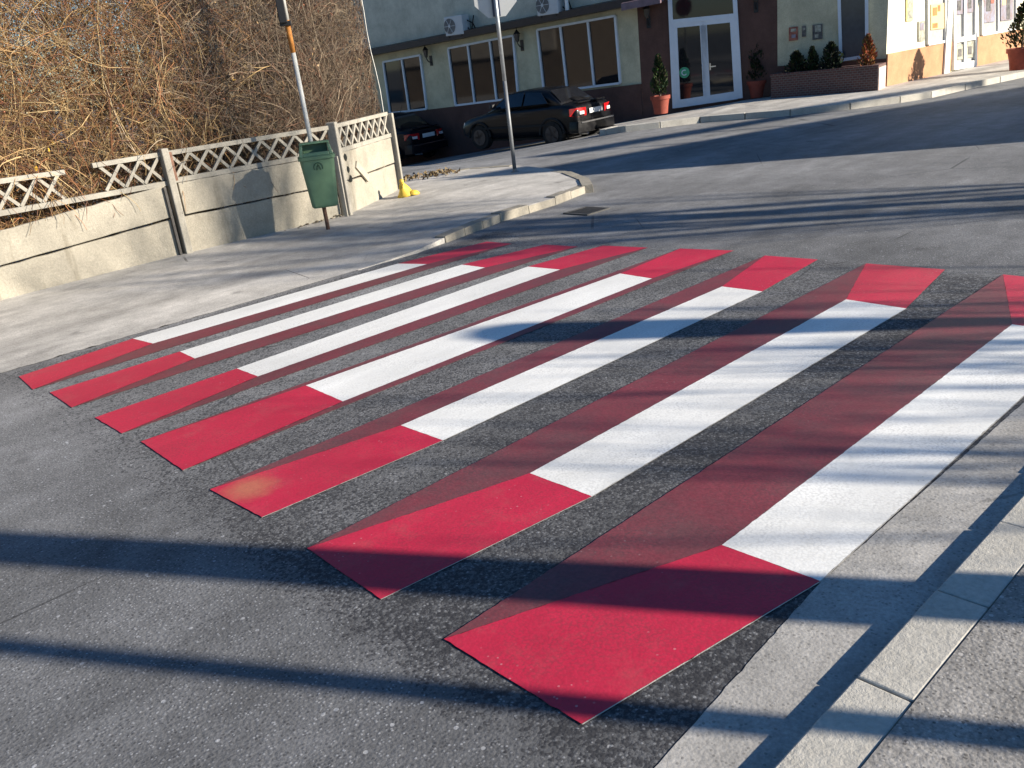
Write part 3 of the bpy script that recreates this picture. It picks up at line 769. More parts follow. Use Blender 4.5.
# ------------------------------------------------------------------ buildings
ptB = G(674.7, 108, .06)
hB = R(-61.5)
Bw = Wall(ptB, hB)
pl = Bw.at(640, 60); Ww = Wall(pl, R(-80))
pc = Bw.at(777.5, 50); Cw = Wall(pc, R(-66))
pf = Cw.at(886.5, 50); Fw = Wall(pf, R(-3))
HT = 6.4
def quad(wall, pxs, off=0): return [wall.at(x, y, off) for x, y in pxs]
def slab(mb, wall, pxs, o0, o1):       # pixel outline on the wall, from depth o0 out to o1 (same outline, real thickness)
    q = [wall.at(x, y) for x, y in pxs]
    mb.prism([p+wall.n*o0 for p in q], [p+wall.n*o1 for p in q])
def wallbox(mb, wall, a0, a1, z0, z1, o0, o1):
    mb.prism([wall.P(a0, z0, o0), wall.P(a1, z0, o0), wall.P(a1, z0, o1), wall.P(a0, z0, o1)], [wall.P(a0, z1, o0), wall.P(a1, z1, o0), wall.P(a1, z1, o1), wall.P(a0, z1, o1)])
rest = thing('restaurant_building', 'shaded cream and brown restaurant building with a white glazed door and dark windows', 'building', (ptB.x, ptB.y, 0), hB)
aW0, aW1 = -22, 0.0
aB0 = 0 if False else (pl-Bw.p).dot(Bw.d); aB1 = (pc-Bw.p).dot(Bw.d)
aC1 = (pf-Cw.p).dot(Cw.d)
# main walls
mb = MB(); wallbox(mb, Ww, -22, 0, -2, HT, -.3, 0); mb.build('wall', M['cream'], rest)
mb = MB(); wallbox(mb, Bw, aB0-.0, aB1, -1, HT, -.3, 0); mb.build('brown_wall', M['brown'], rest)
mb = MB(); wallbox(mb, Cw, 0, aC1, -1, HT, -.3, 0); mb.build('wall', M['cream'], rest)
mb = MB(); pr = [Ww.P(-22, 0), Ww.P(0, 0), pc, pf, pf+Fw.d*.02+Vector((1, 3.5, 0)), Vector((34, 20, 0)), Vector((30, 44, 0))]
mb.prism([Vector((p.x, p.y, HT-.05))-Vector((0, 0, 0)) for p in pr], [Vector((p.x, p.y, HT+.2)) for p in pr]); mb.build('roof', M['roof'], rest)
# upper wall and the long eave over the windows
e_b = [(377, 55), (500, 32), (565, 18.5), (622, 8), (640, 4.5)]; e_t = [(377, 48.5), (500, 25.5), (565, 12), (622, 1.5), (640, -2)]
zl = [Ww.st(*p) for p in e_b]
# straight eave between its measured ends
(s0, z0), (s1, z1) = Ww.st(377, 55), Ww.st(636, 5.3); (s0t, z0t) = Ww.st(377, 48.5); (s1t, z1t) = Ww.st(636, -.8)
k = (z1-z0)/(s1-s0); sa = -22; za = z0+k*(sa-s0); ta = (z0t-z0)
mb = MB(); mb.prism([Ww.P(sa, za, 0), Ww.P(s1+.1, z1, 0), Ww.P(s1+.1, z1, .42), Ww.P(sa, za, .42)], [Ww.P(sa, za+.22, 0), Ww.P(s1+.1, z1+.22, 0), Ww.P(s1+.1, z1+.17, .42), Ww.P(sa, za+.17, .42)]); mb.build('eave', M['fascia'], rest)
mb = MB(); mb.prism([Ww.P(sa, za+.221, 0), Ww.P(0, z1+.221, 0), Ww.P(0, z1+.221, .02), Ww.P(sa, za+.221, .02)], [Ww.P(sa, HT, 0), Ww.P(0, HT, 0), Ww.P(0, HT, .02), Ww.P(sa, HT, .02)]); mb.build('upper_wall', M['upper'], rest)
# canopy over the brown corner
mb = MB(); a_, za_ = Bw.st(626, 7.5); b_, zb_ = Bw.st(664, 0)
mb.prism([Bw.P(a_, za_-.02, 0), Bw.P(b_, zb_-.02, 0), Bw.P(b_, zb_-.08, .6), Bw.P(a_, za_-.08, .6)], [Bw.P(a_, za_+.16, 0), Bw.P(b_, zb_+.16, 0), Bw.P(b_, zb_+.08, .6), Bw.P(a_, za_+.08, .6)]); mb.build('canopy', simple('purple_sheet', (.16, .11, .13), .45), rest)
# brown plinth under the windows
mb = MB(); (s0, z0), (s1, z1) = Ww.st(429, 109.5), Ww.st(632, 84.8); k = (z1-z0)/(s1-s0)
mb.prism([Ww.P(-22, -2, .002), Ww.P(0, -2, .002), Ww.P(0, -2, .05), Ww.P(-22, -2, .05)], [Ww.P(-22, z0+k*(-22-s0), .002), Ww.P(0, z1-k*s1, .002), Ww.P(0, z1-k*s1, .05), Ww.P(-22, z0+k*(-22-s0), .05)]); mb.build('plinth', M['brown'], rest)
# windows
def window(wall, TL, TR, BR, BL, mull, fr=.055, parent=rest, glass=None, fm=None, rec=.0):
    glass = glass or M['glass']; fm = fm or M['frame']
    q = quad(wall, (TL, TR, BR, BL)); n = wall.n
    w_ = None
    mb = MB()
    for a, b in ((0, 1), (1, 2), (2, 3), (3, 0)): mb.bar(q[a]+n*.03, q[b]+n*.03, fr, .07, n)
    for (m0, m1) in mull:
        a = wall.at(*m0)+n*.032; b = wall.at(*m1)+n*.032; mb.bar(a, b, fr, .066, n)
    w_ = mb.build('window', fm, parent)
    mb = MB(); mb.prism([p+n*.004 for p in q], [p+n*.016 for p in q]); mb.build('glass', glass, w_)
    return w_
window(Ww, (449, 48.3), (514, 35.5), (519, 97.5), (456.5, 105.3), [((468.5, 44.5), (475.5, 102.8)), ((490.5, 40), (497.5, 100))])
window(Ww, (538, 29.8), (615.8, 15.8), (621, 83), (545, 92.5), [((561, 25.5), (568, 89.5)), ((588.5, 20.8), (595, 86))])
window(Ww, (384, 62), (421, 55), (427.5, 108.7), (391, 113), [((402.5, 58.5), (410, 110.5))])
# mess of curtains and lights seen through the glass: pale lit patches
# door set
t_ = MB(); n = Bw.n
dq = [Bw.at(*p) for p in ((669.7, 3), (736, -6), (741, 97.5), (675, 107.5))]
door = MB()
sT, zT = Bw.st(672, 22.3); sR, zR = Bw.st(735.8, 15.5)
sL, zL = Bw.st(674.7, 108); sRr, zRr = Bw.st(740.5, 98)
TLp, TRp, BRp, BLp = Bw.at(671.3, 22), Bw.at(736, 15.5), Bw.at(740.8, 98), Bw.at(675, 108)
up1 = (TLp-BLp); up2 = (TRp-BRp)
toL, toR = TLp+up1*.34, TRp+up2*.34
def lp(a, b, t): return a+(b-a)*t
fr = MB()
fr.bar(BLp+n*.04, toL+n*.04, .10, .09, n); fr.bar(BRp+n*.04, toR+n*.04, .10, .09, n); fr.bar(toL+n*.042, toR+n*.042, .10, .09, n); fr.bar(TLp+n*.042, TRp+n*.042, .10, .094, n)
do = fr.build('door', M['frame'], rest)
for side_, (f0, f1) in enumerate(((.045, .495), (.505, .955))):
    bl, br, tr, tl_ = lp(BLp, BRp, f0), lp(BLp, BRp, f1), lp(TLp, TRp, f1), lp(TLp, TRp, f0)
    ins = Vector((0, 0, .02)); lf = MB()
    lf.bar(bl+n*.045, tl_+n*.045, .15, .06, n); lf.bar(br+n*.045, tr+n*.045, .15, .06, n)
    lf.bar(lp(bl, tl_, .045)+n*.047, lp(br, tr, .045)+n*.047, .19, .06, n); lf.bar(lp(tl_, bl, .04)+n*.047, lp(tr, br, .04)+n*.047, .13, .06, n)
    lf.build('leaf', M['frame'], do)
    gl = MB(); gl.prism([p+n*.02 for p in (bl, br, tr, tl_)], [p+n*.03 for p in (bl, br, tr, tl_)]); gl.build('glass', M['glass'], do)
gl = MB(); gl.prism([p+n*.02 for p in (TLp, TRp, toR, toL)], [p+n*.03 for p in (TLp, TRp, toR, toL)]); gl.build('transom_glass', M['glass'], do)
h1 = Bw.at(710.5, 66.5)+n*.10; hd = MB(); hd.bar(h1, h1+Bw.d*.14, .02, .03); hd.bar(h1-n*.02+Vector((0, 0, .08)), h1-n*.02-Vector((0, 0, .08)), .035, .02, n); hd.build('handle', M['chrome'], do)
s1 = Bw.at(684.5, 72.5)+n*.033; mb = MB(); dd = Bw.d
mb.prism([s1+dd*math.cos(a)*.13+Vector((0, 0, .13*math.sin(a))) for a in [2*PI*i/18 for i in range(18)]], [s1+n*.003+dd*math.cos(a)*.13+Vector((0, 0, .13*math.sin(a))) for a in [2*PI*i/18 for i in range(18)]]); mb.build('round_sticker', M['postergreen'], do)
mb = MB(); s2 = s1+n*.004
mb.tube([s2+dd*math.cos(a)*.06+Vector((0, 0, .06*math.sin(a))) for a in [PI*.3+PI*1.5*i/12 for i in range(13)]], .014, 5); mb.build('sticker_mark', M['frame'], do)
# cream wing: tall window, dark plinth, small plaques
window(Cw, (839, -6), (866.5, -9), (867, 56), (841, 60), [], .07, rest, gloss('dim_glass', (.045, .055, .07), .08))
mb = MB(); (s0, z0), (s1, z1) = Cw.st(779, 66), Cw.st(886, 58.5); mb.prism([Cw.P(0, -1, .002), Cw.P(aC1, -1, .002), Cw.P(aC1, -1, .03), Cw.P(0, -1, .03)], [Cw.P(0, z0, .002), Cw.P(aC1, z1, .002), Cw.P(aC1, z1, .03), Cw.P(0, z0, .03)]); mb.build('plinth', M['brown'], rest)
def poster(wall, x0, y0, x1, y1, slope, label, mat, inner=None, off=.0, name='poster'):
    q = [wall.at(*p) for p in ((x0, y0), (x1, y0-(x1-x0)*slope), (x1, y1-(x1-x0)*slope), (x0, y1))]; n = wall.n
    t = thing(name, label, name, (q[3]+q[2])/2)
    MB().prism([p+n*(.004+off) for p in q], [p+n*(.03+off) for p in q]).build('board', mat, t)
    for (m, r) in inner or ():
        def I(u, v): return lp(lp(q[0], q[1], u), lp(q[3], q[2], u), v)
        u0, v0, u1, v1 = r; z = [I(u0, v0), I(u1, v0), I(u1, v1), I(u0, v1)]
        MB().prism([p+n*(.031+off) for p in z], [p+n*(.035+off) for p in z]).build('print', m, t)
    return t
poster(Cw, 789, 27.5, 798, 41, .12, 'small red poster with pale patches on the shaded cream wall', M['poster_red'], [(M['poster_grey'], (.2, .12, .8, .35)), (M['poster_pink'], (.3, .55, .75, .8))])
poster(Cw, 802, 26, 806, 37, .12, 'narrow dark plaque between the red poster and the framed notice', M['poster_dark'], [(M['poster_grey'], (.2, .2, .8, .4))])
poster(Cw, 812.5, 25, 822.5, 40, .12, 'dark framed notice with a pale upper half on the cream wall', M['poster_dark'], [(M['poster_grey'], (.25, .05, .85, .5)), (M['poster_grey'], (.25, .65, .6, .9))])
# wall lanterns
def lantern(wall, px, py, label):
    q = wall.at(px, py); n = wall.n
    t = thing('wall_lantern', label, 'lamp', q, 0, 'wall lanterns of the restaurant')
    mb = MB(); mb.tube([q+n*.01-Vector((0, 0, .12)), q+n*.12-Vector((0, 0, .08)), q+n*.2+Vector((0, 0, .0)), q+n*.2+Vector((0, 0, .04))], .014, 6); mb.prism([q+n*.002+wall.d*a+Vector((0, 0, b)) for a, b in ((-.05, -.2), (.05, -.2), (.05, .08), (-.05, .08))], [q+n*.02+wall.d*a+Vector((0, 0, b)) for a, b in ((-.05, -.2), (.05, -.2), (.05, .08), (-.05, .08))])
    mb.build('bracket', M['blackmetal'], t)
    MB().lathe(q+n*.2+Vector((0, 0, .04)), [(.03, 0), (.05, .02), (.085, .2)], 6).build('shade', gloss('lantern_glass', (.05, .045, .04), .15), t)
    MB().lathe(q+n*.2+Vector((0, 0, .24)), [(.10, 0), (.085, .02), (.03, .09), (.01, .12), (.01, .16)], 6).build('cap', M['blackmetal'], t)
lantern(Ww, 431, 58.5, 'black wall lantern between the leftmost and middle restaurant windows')
lantern(Ww, 522, 43, 'black wall lantern on the cream pier above the parked black car')
lantern(Bw, 648.5, 19.5, 'black wall lantern on the brown wall left of the white door')
lantern(Bw, 756, 3.5, 'black wall lantern on the brown wall right of the white door')
# air conditioners on the upper wall
def aircon(px, py, label, w_=.66, h=.5):
    q = Ww.at(px, py, .02); n = Ww.n; d = Ww.d
    t = thing('air_conditioner', label, 'air conditioner', q, 0, 'outdoor air conditioning units on the upper wall')
    def bx_(mb, u0, u1, z0, z1, o0, o1): mb.prism([q+d*u+n*o+Vector((0, 0, z0)) for u, o in ((u0, o0), (u1, o0), (u1, o1), (u0, o1))], [q+d*u+n*o+Vector((0, 0, z1)) for u, o in ((u0, o0), (u1, o0), (u1, o1), (u0, o1))])
    mb = MB(); bx_(mb, -w_/2, w_/2, -h/2, h/2, .10, .42); mb.build('casing', M['ac'], t, bevel=.02)
    mb = MB(); c = q-d*.14+n*.423
    mb.prism([c+d*.2*math.cos(a)+Vector((0, 0, .2*math.sin(a))) for a in [2*PI*i/20 for i in range(20)]], [c+n*.012+d*.2*math.cos(a)+Vector((0, 0, .2*math.sin(a))) for a in [2*PI*i/20 for i in range(20)]]); mb.build('fan_grille', simple('grey_grille', (.10, .105, .11), .5), t)
    mb = MB(); c2 = c+n*.016
    for i in range(6):
        a = 2*PI*i/6; mb.bar(c2, c2+d*.2*math.cos(a)+Vector((0, 0, .2*math.sin(a))), .012, .008, n)
    mb.lathe(c2, [(.04, -.004), (.04, .006)], 10, Matrix((d, Vector((0, 0, 1)), n)).transposed()); mb.build('fan_guard', M['ac'], t)
    for e in (-w_/2+.08, w_/2-.12): mb = MB(); bx_(mb, e, e+.04, -h/2-.05, -h/2, 0, .42); mb.build('bracket', M['blackmetal'], t)
    mb = MB(); a = q+d*(w_/2)+n*.2; mb.tube([a+Vector((0, 0, -.1)), a+d*.12+Vector((0, 0, -.2)), a+d*.2+Vector((0, 0, .05)), a+d*.14-n*.14+Vector((0, 0, .2))], .018, 6); mb.tube([a+Vector((0, 0, .1)), a+d*.2+Vector((0, 0, .0)), a+d*.22-n*.1+Vector((0, 0, -.25))], .018, 6); mb.build('pipes', M['tyre'], t)
aircon(463, 25, 'white air conditioning unit left of the traffic sign, its whole fan in view')
aircon(556, 4, 'white air conditioning unit right of the traffic sign, cut by the top of the photo')
# white downpipe end catching the light beside the second unit
q = Ww.at(567, 7, .30); mb = MB(); mb.tube([q+Vector((0, 0, -.17)), q+Vector((0, 0, .9))], .05, 10)
tag(mb.build('downpipe', M['frame_sun'], origin=q), 'short white pipe end beside the right air conditioning unit', 'pipe')
# far left of the upper wall a grey box
# ---- sunlit shop
shop = thing('shop_building', 'sunlit cream shop with terracotta base, posters in its windows and a white glazed door', 'building', (pf.x, pf.y, 0), R(-3))
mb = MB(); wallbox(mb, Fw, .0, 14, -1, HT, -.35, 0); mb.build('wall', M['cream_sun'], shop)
(s0, z0), (s1, z1) = Fw.st(887, 54), Fw.st(1010, 30.5); k = (z1-z0)/max(.01, (s1-s0))
dL = Fw.st(951, 40)[0]; dR = Fw.st(974, 40)[0]
mb = MB()
for a, b in ((0, dL), (dR, 14)): mb.prism([Fw.P(a, -1, .002), Fw.P(b, -1, .002), Fw.P(b, -1, .04), Fw.P(a, -1, .04)], [Fw.P(a, z0+k*a, .002), Fw.P(b, z0+k*b, .002), Fw.P(b, z0+k*b, .04), Fw.P(a, z0+k*a, .04)])
mb.build('terracotta_base', M['terracotta'], shop)
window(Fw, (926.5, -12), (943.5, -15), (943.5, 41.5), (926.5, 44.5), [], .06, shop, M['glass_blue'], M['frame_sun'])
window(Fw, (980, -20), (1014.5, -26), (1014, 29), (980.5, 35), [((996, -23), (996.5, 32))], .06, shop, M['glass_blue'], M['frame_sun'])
mb = MB(); n = Fw.n
q = quad(Fw, ((952, -20), (973.5, -24), (973.5, 66), (952.5, 69.5)))
for a, b in ((0, 1), (1, 2), (3, 0)): mb.bar(q[a]+n*.03, q[b]+n*.03, .10, .09, n)
mid0, mid1 = lp(q[0], q[1], .48), lp(q[3], q[2], .48); mb.bar(mid0+n*.031, mid1+n*.031, .12, .088, n); mb.bar(lp(q[3], q[0], .03)+n*.032, lp(q[2], q[1], .03)+n*.032, .16, .084, n)
mb.bar(lp(q[3], q[0], .33)+n*.032, lp(q[2], q[1], .33)+n*.032, .12, .084, n)
sd_ = mb.build('door', M['frame_sun'], shop); mb = MB(); mb.prism([p+n*.004 for p in q], [p+n*.014 for p in q]); mb.build('glass', M['glass_blue'], sd_)
a0 = Fw.st(946.5, 20)[0]; mb = MB(); wallbox(mb, Fw, a0-.13, a0+.13, -.2, HT-.3, .045, .09); mb.build('pilaster', M['frame_sun'], shop)
poster(Fw, 905.3, -2, 912, 21.5, .12, 'tall pale notice hanging high on the sunlit cream wall', M['poster_yel'], [(M['poster_grey'], (.15, .1, .9, .42)), (M['poster_grey'], (.15, .55, .9, .9))])
poster(Fw, 917.5, 21.5, 923.8, 41.5, .12, 'grey notice low on the sunlit cream wall', M['poster_grey'], [(M['poster_pink'], (.2, .1, .8, .45))])
poster(Fw, 929, 5, 942, 30, .12, 'bright yellow and red poster in the shop window', M['poster_yel'], [(M['poster_orange'], (.12, .12, .45, .45)), (M['poster_orange'], (.5, .05, .7, .3)), (M['poster_orange'], (.1, .75, .5, .95))], .02)
poster(Fw, 982, -14, 993, 23, .12, 'large mottled poster in the left half of the wide shop window', M['poster_pink'], [(M['poster_dark'], (.2, .3, .6, .7)), (M['poster_red'], (.55, .1, .9, .5))], .02)
poster(Fw, 999, -18, 1011, 21, .12, 'large mottled poster in the right half of the wide shop window', M['poster_pink'], [(M['poster_dark'], (.45, .4, .75, .98)), (M['poster_yel'], (.1, .2, .4, .6))], .02)
for (x0, x1, y0, y1, lab) in ((954, 961.5, -5, 15, 'small mixed poster on the left pane of the sunlit shop door'), (965, 971.5, -8, 13, 'small mixed poster on the right pane of the sunlit shop door'), (955, 962, 45, 60, 'bluish flyer at the foot of the left door pane'), (965, 972, 42, 58, 'bluish flyer at the foot of the right door pane')):
    poster(Fw, x0, y0, x1, y1, .12, lab, M['poster_grey'] if y0 > 0 else M['poster_pink'], [(M['poster_dark'], (.2, .3, .7, .8))], .012)
mb = MB(); ps = [Fw.P(0, 0, -.3), Fw.P(14, 0, -.3), Fw.P(14, 0, -8), Fw.P(3.2, 0, -8), Fw.P(0.6, 0, -3.5)]
mb.prism([p+Vector((0, 0, HT-.06)) for p in ps], [p+Vector((0, 0, HT+.15)) for p in ps]); mb.build('roof', M['roof'], shop)

# far pavement in front of both buildings, with its kerb
kp = [(618, 128, -.03), (606, 134.5, -.05), (625, 132.5, -.02), (660, 128, 0), (700, 123, 0), (745, 119.5, 0), (790, 116, 0), (850, 109.5, 0), (900, 103, 0), (931, 98, 0), (965, 90, 0), (1000, 82.5, 0), (1030, 76, 0), (1060, 70, 0)]
kk = [G(*p) for p in kp]
wl = [Ww.P(-22, -2.5), Ww.P(-9, -1.0), Ww.P(-6, -.7), Ww.P(-3.2, -.35), Ww.P(-1.2, -.08), Ww.P(0, 0)]
def far_z(p): return tz(p.x, p.y)
fz = .12
outer = [Vector((k_.x, k_.y, far_z(k_)+fz)) for k_ in kk]
wallpts = [(Ww, -1.0), (Ww, -.4)]
inn = []
for W_, a in wallpts:
    p = W_.P(a, 0, 0); inn.append(Vector((p.x, p.y, far_z(p)+fz)))
for p in (pl, Bw.P((aB0+0)/2, 0), ptB, Bw.P(1.0, 0), Bw.P(aB1*.7, 0), pc, Cw.P(aC1*.5, 0), pf, Fw.P(2, 0), Fw.P(4.5, 0), Fw.P(7, 0), Fw.P(14, 0)):
    inn.append(Vector((p.x, p.y, far_z(p)+fz)))
outer = outer + [Vector((34, 6.0, fz))]
bm = bmesh.new(); vs = [bm.verts.new(p) for p in outer+inn[::-1]]; bm.faces.new(vs); bmesh.ops.triangulate(bm, faces=bm.faces)
mb = MB(); idx = {v: i for i, v in enumerate(bm.verts)}; mb.v = [tuple(v.co) for v in bm.verts]; mb.f = [tuple(idx[v] for v in f.verts) for f in bm.faces]; bm.free()
struct(mb, 'pavement', M['walk'])
mb = MB()
for a, b in zip(outer, outer[1:]):
    n_ = max(1, int((b-a).length/.8))
    for i in range(n_):
        p, q = a.lerp(b, (i+.01)/n_), a.lerp(b, (i+.99)/n_); d = (q-p); d.z = 0; d.normalize(); s = Vector((-d.y, d.x, 0))
        if s.dot(Vector((1, 1, 0))) < 0: s = -s
        dn = Vector((0, 0, .4)); up = Vector((0, 0, .008))
        mb.prism([p-dn-s*.02, q-dn-s*.02, q-dn+s*.14, p-dn+s*.14], [p+up, q+up, q+s*.14+up, p+s*.14+up])
struct(mb, 'kerb', M['kerb'], bevel=.01)

# ------------------------------------------------------------------ planting by the restaurant
def conifer(mb, base, h, r, colr, nn, rr, sparse=0):
    for _ in range(nn):
        t = rr.random()**.8; a = rr.uniform(0, 2*PI); rad = r*(min(1, 2.6*t+.45)*(1-t))**.6*1.25*(.45+.55*rr.random())*(1+.35*math.sin(a*3+t*9))
        p = base+Vector((math.cos(a)*rad, math.sin(a)*rad, .04+t*h)); dirv = Vector((math.cos(a)*.6, math.sin(a)*.6, .8)).normalized()
        l = rr.uniform(.04, .10); s = dirv.cross(Vector((rr.gauss(0, 1), rr.gauss(0, 1), rr.gauss(0, 1)))).normalized()*l*.28
        c = tuple(q*rr.uniform(.4, 1.1) for q in colr)
        mb.face([p-dirv*l*.5, p+s, p+dirv*l*.6, p-s]); mb.tint += [c]*4
def potted(px, py, wd, hp, hplant, r, label, colr, nn=1500, z=.12):
    b = G(px, py, z); rr = random.Random(int(px)); 
    t = thing('potted_conifer', label, 'potted plant', b, 0, 'conifers in terracotta pots')
    MB().lathe(b, [(wd*.36, 0), (wd*.40, hp*.4), (wd*.47, hp*.8), (wd*.52, hp*.8), (wd*.53, hp), (wd*.46, hp), (wd*.45, hp-.05)], 18).build('pot', M['pot'], t, 'auto')
    MB().lathe(b+Vector((0, 0, hp-.06)), [(wd*.44, 0), (wd*.44, .01)], 14).build('soil', M['soil'], t)
    MB().tube([b+Vector((0, 0, hp-.06)), b+Vector((.01, 0, hp+hplant*.7))], [.025, .01], 6).build('stem', M['bark'], t)
    mb = MB(); conifer(mb, b+Vector((0, 0, hp)), hplant, r, colr, nn, rr); mb.build('foliage', M['leaf'], t)
potted(661, 113.5, .44, .40, .84, .17, 'thin potted conifer left of the white door, its pot edge in sun', (.035, .055, .02))
potted(757, 97.5, .48, .40, .86, .24, 'dark potted conifer right of the white door', (.02, .032, .016))
potted(1020, 69.5, .62, .48, .95, .32, 'potted conifer in a large red pot before the sunlit shop, cut by the photo edge', (.06, .06, .02))
# brick planter
pA, pB = G(771, 98.4, .12), G(877, 90.6, .12)
Pw = Wall(pA, math.atan2(pB.y-pA.y, pB.x-pA.x)); L = (pB-pA).length; ztop = Pw.st(877, 65)[1]; ztopL = ztop
plan = thing('brick_planter', 'long low brick planter with small conifers along the cream wall', 'planter', (pA.x, pA.y, .12), math.atan2(pB.y-pA.y, pB.x-pA.x))
dep = .75
mb = MB(); 
for (a0, a1, o0, o1) in ((0, L, -.14, 0), (0, L, -dep, -dep+.14), (0, .14, -dep+.14, -.14), (L-.14, L, -dep+.14, -.14)): wallbox(mb, Pw, a0, a1, -.3, ztop-.05, o0, o1)
mb.build('brick_wall', M['brick'], plan)
mb = MB(); wallbox(mb, Pw, L+.002, L+.03, -.1, ztop-.06, -dep+.01, -.01); tag(mb.build('end_face', simple('sunlit_end_tone', (.52, .40, .34), .85, .35, 10), plan), 'end face painted paler for the sun on it')  # end coloured paler than the brick to paint the sunlight falling on it
mb = MB()
for (a0, a1, o0, o1) in ((-.02, L+.02, -.16, .02), (-.02, L+.02, -dep-.02, -dep+.16), (-.02, .16, -dep+.16, -.16), (L-.16, L+.02, -dep+.16, -.16)): wallbox(mb, Pw, a0, a1, ztop-.05, ztop, o0, o1)
mb.build('coping', M['brick'], plan)
mb = MB(); wallbox(mb, Pw, .14, L-.14, 0, ztop-.08, -dep+.14, -.14); mb.build('soil', M['soil'], plan)
def shrub(px, h, r, colr, label, nn=1100, nm='conifer'):
    s, _ = Pw.st(px, 66); p = Pw.P(min(max(s, .3), L-.3), ztop-.08, -dep/2); rr = random.Random(int(px*3))
    t = thing(nm, label, 'shrub', p, 0, 'conifers in the brick planter')
    MB().tube([p, p+Vector((0, 0, h*.8))], [.02, .008], 6).build('stem', M['bark'], t)
    mb = MB(); conifer(mb, p, h, r, colr, nn, rr); mb.build('foliage', M['leaf'], t)
shrub(792, .48, .22, (.03, .04, .022), 'rounded dark conifer at the left end of the brick planter')
shrub(808, .54, .12, (.035, .05, .025), 'slim conifer second from the left in the brick planter')
shrub(827, .60, .24, (.018, .030, .016), 'darkest broad conifer in the middle of the brick planter')
shrub(868, .68, .17, (.34, .13, .05), 'withered orange brown conifer at the right end of the brick planter', 900)

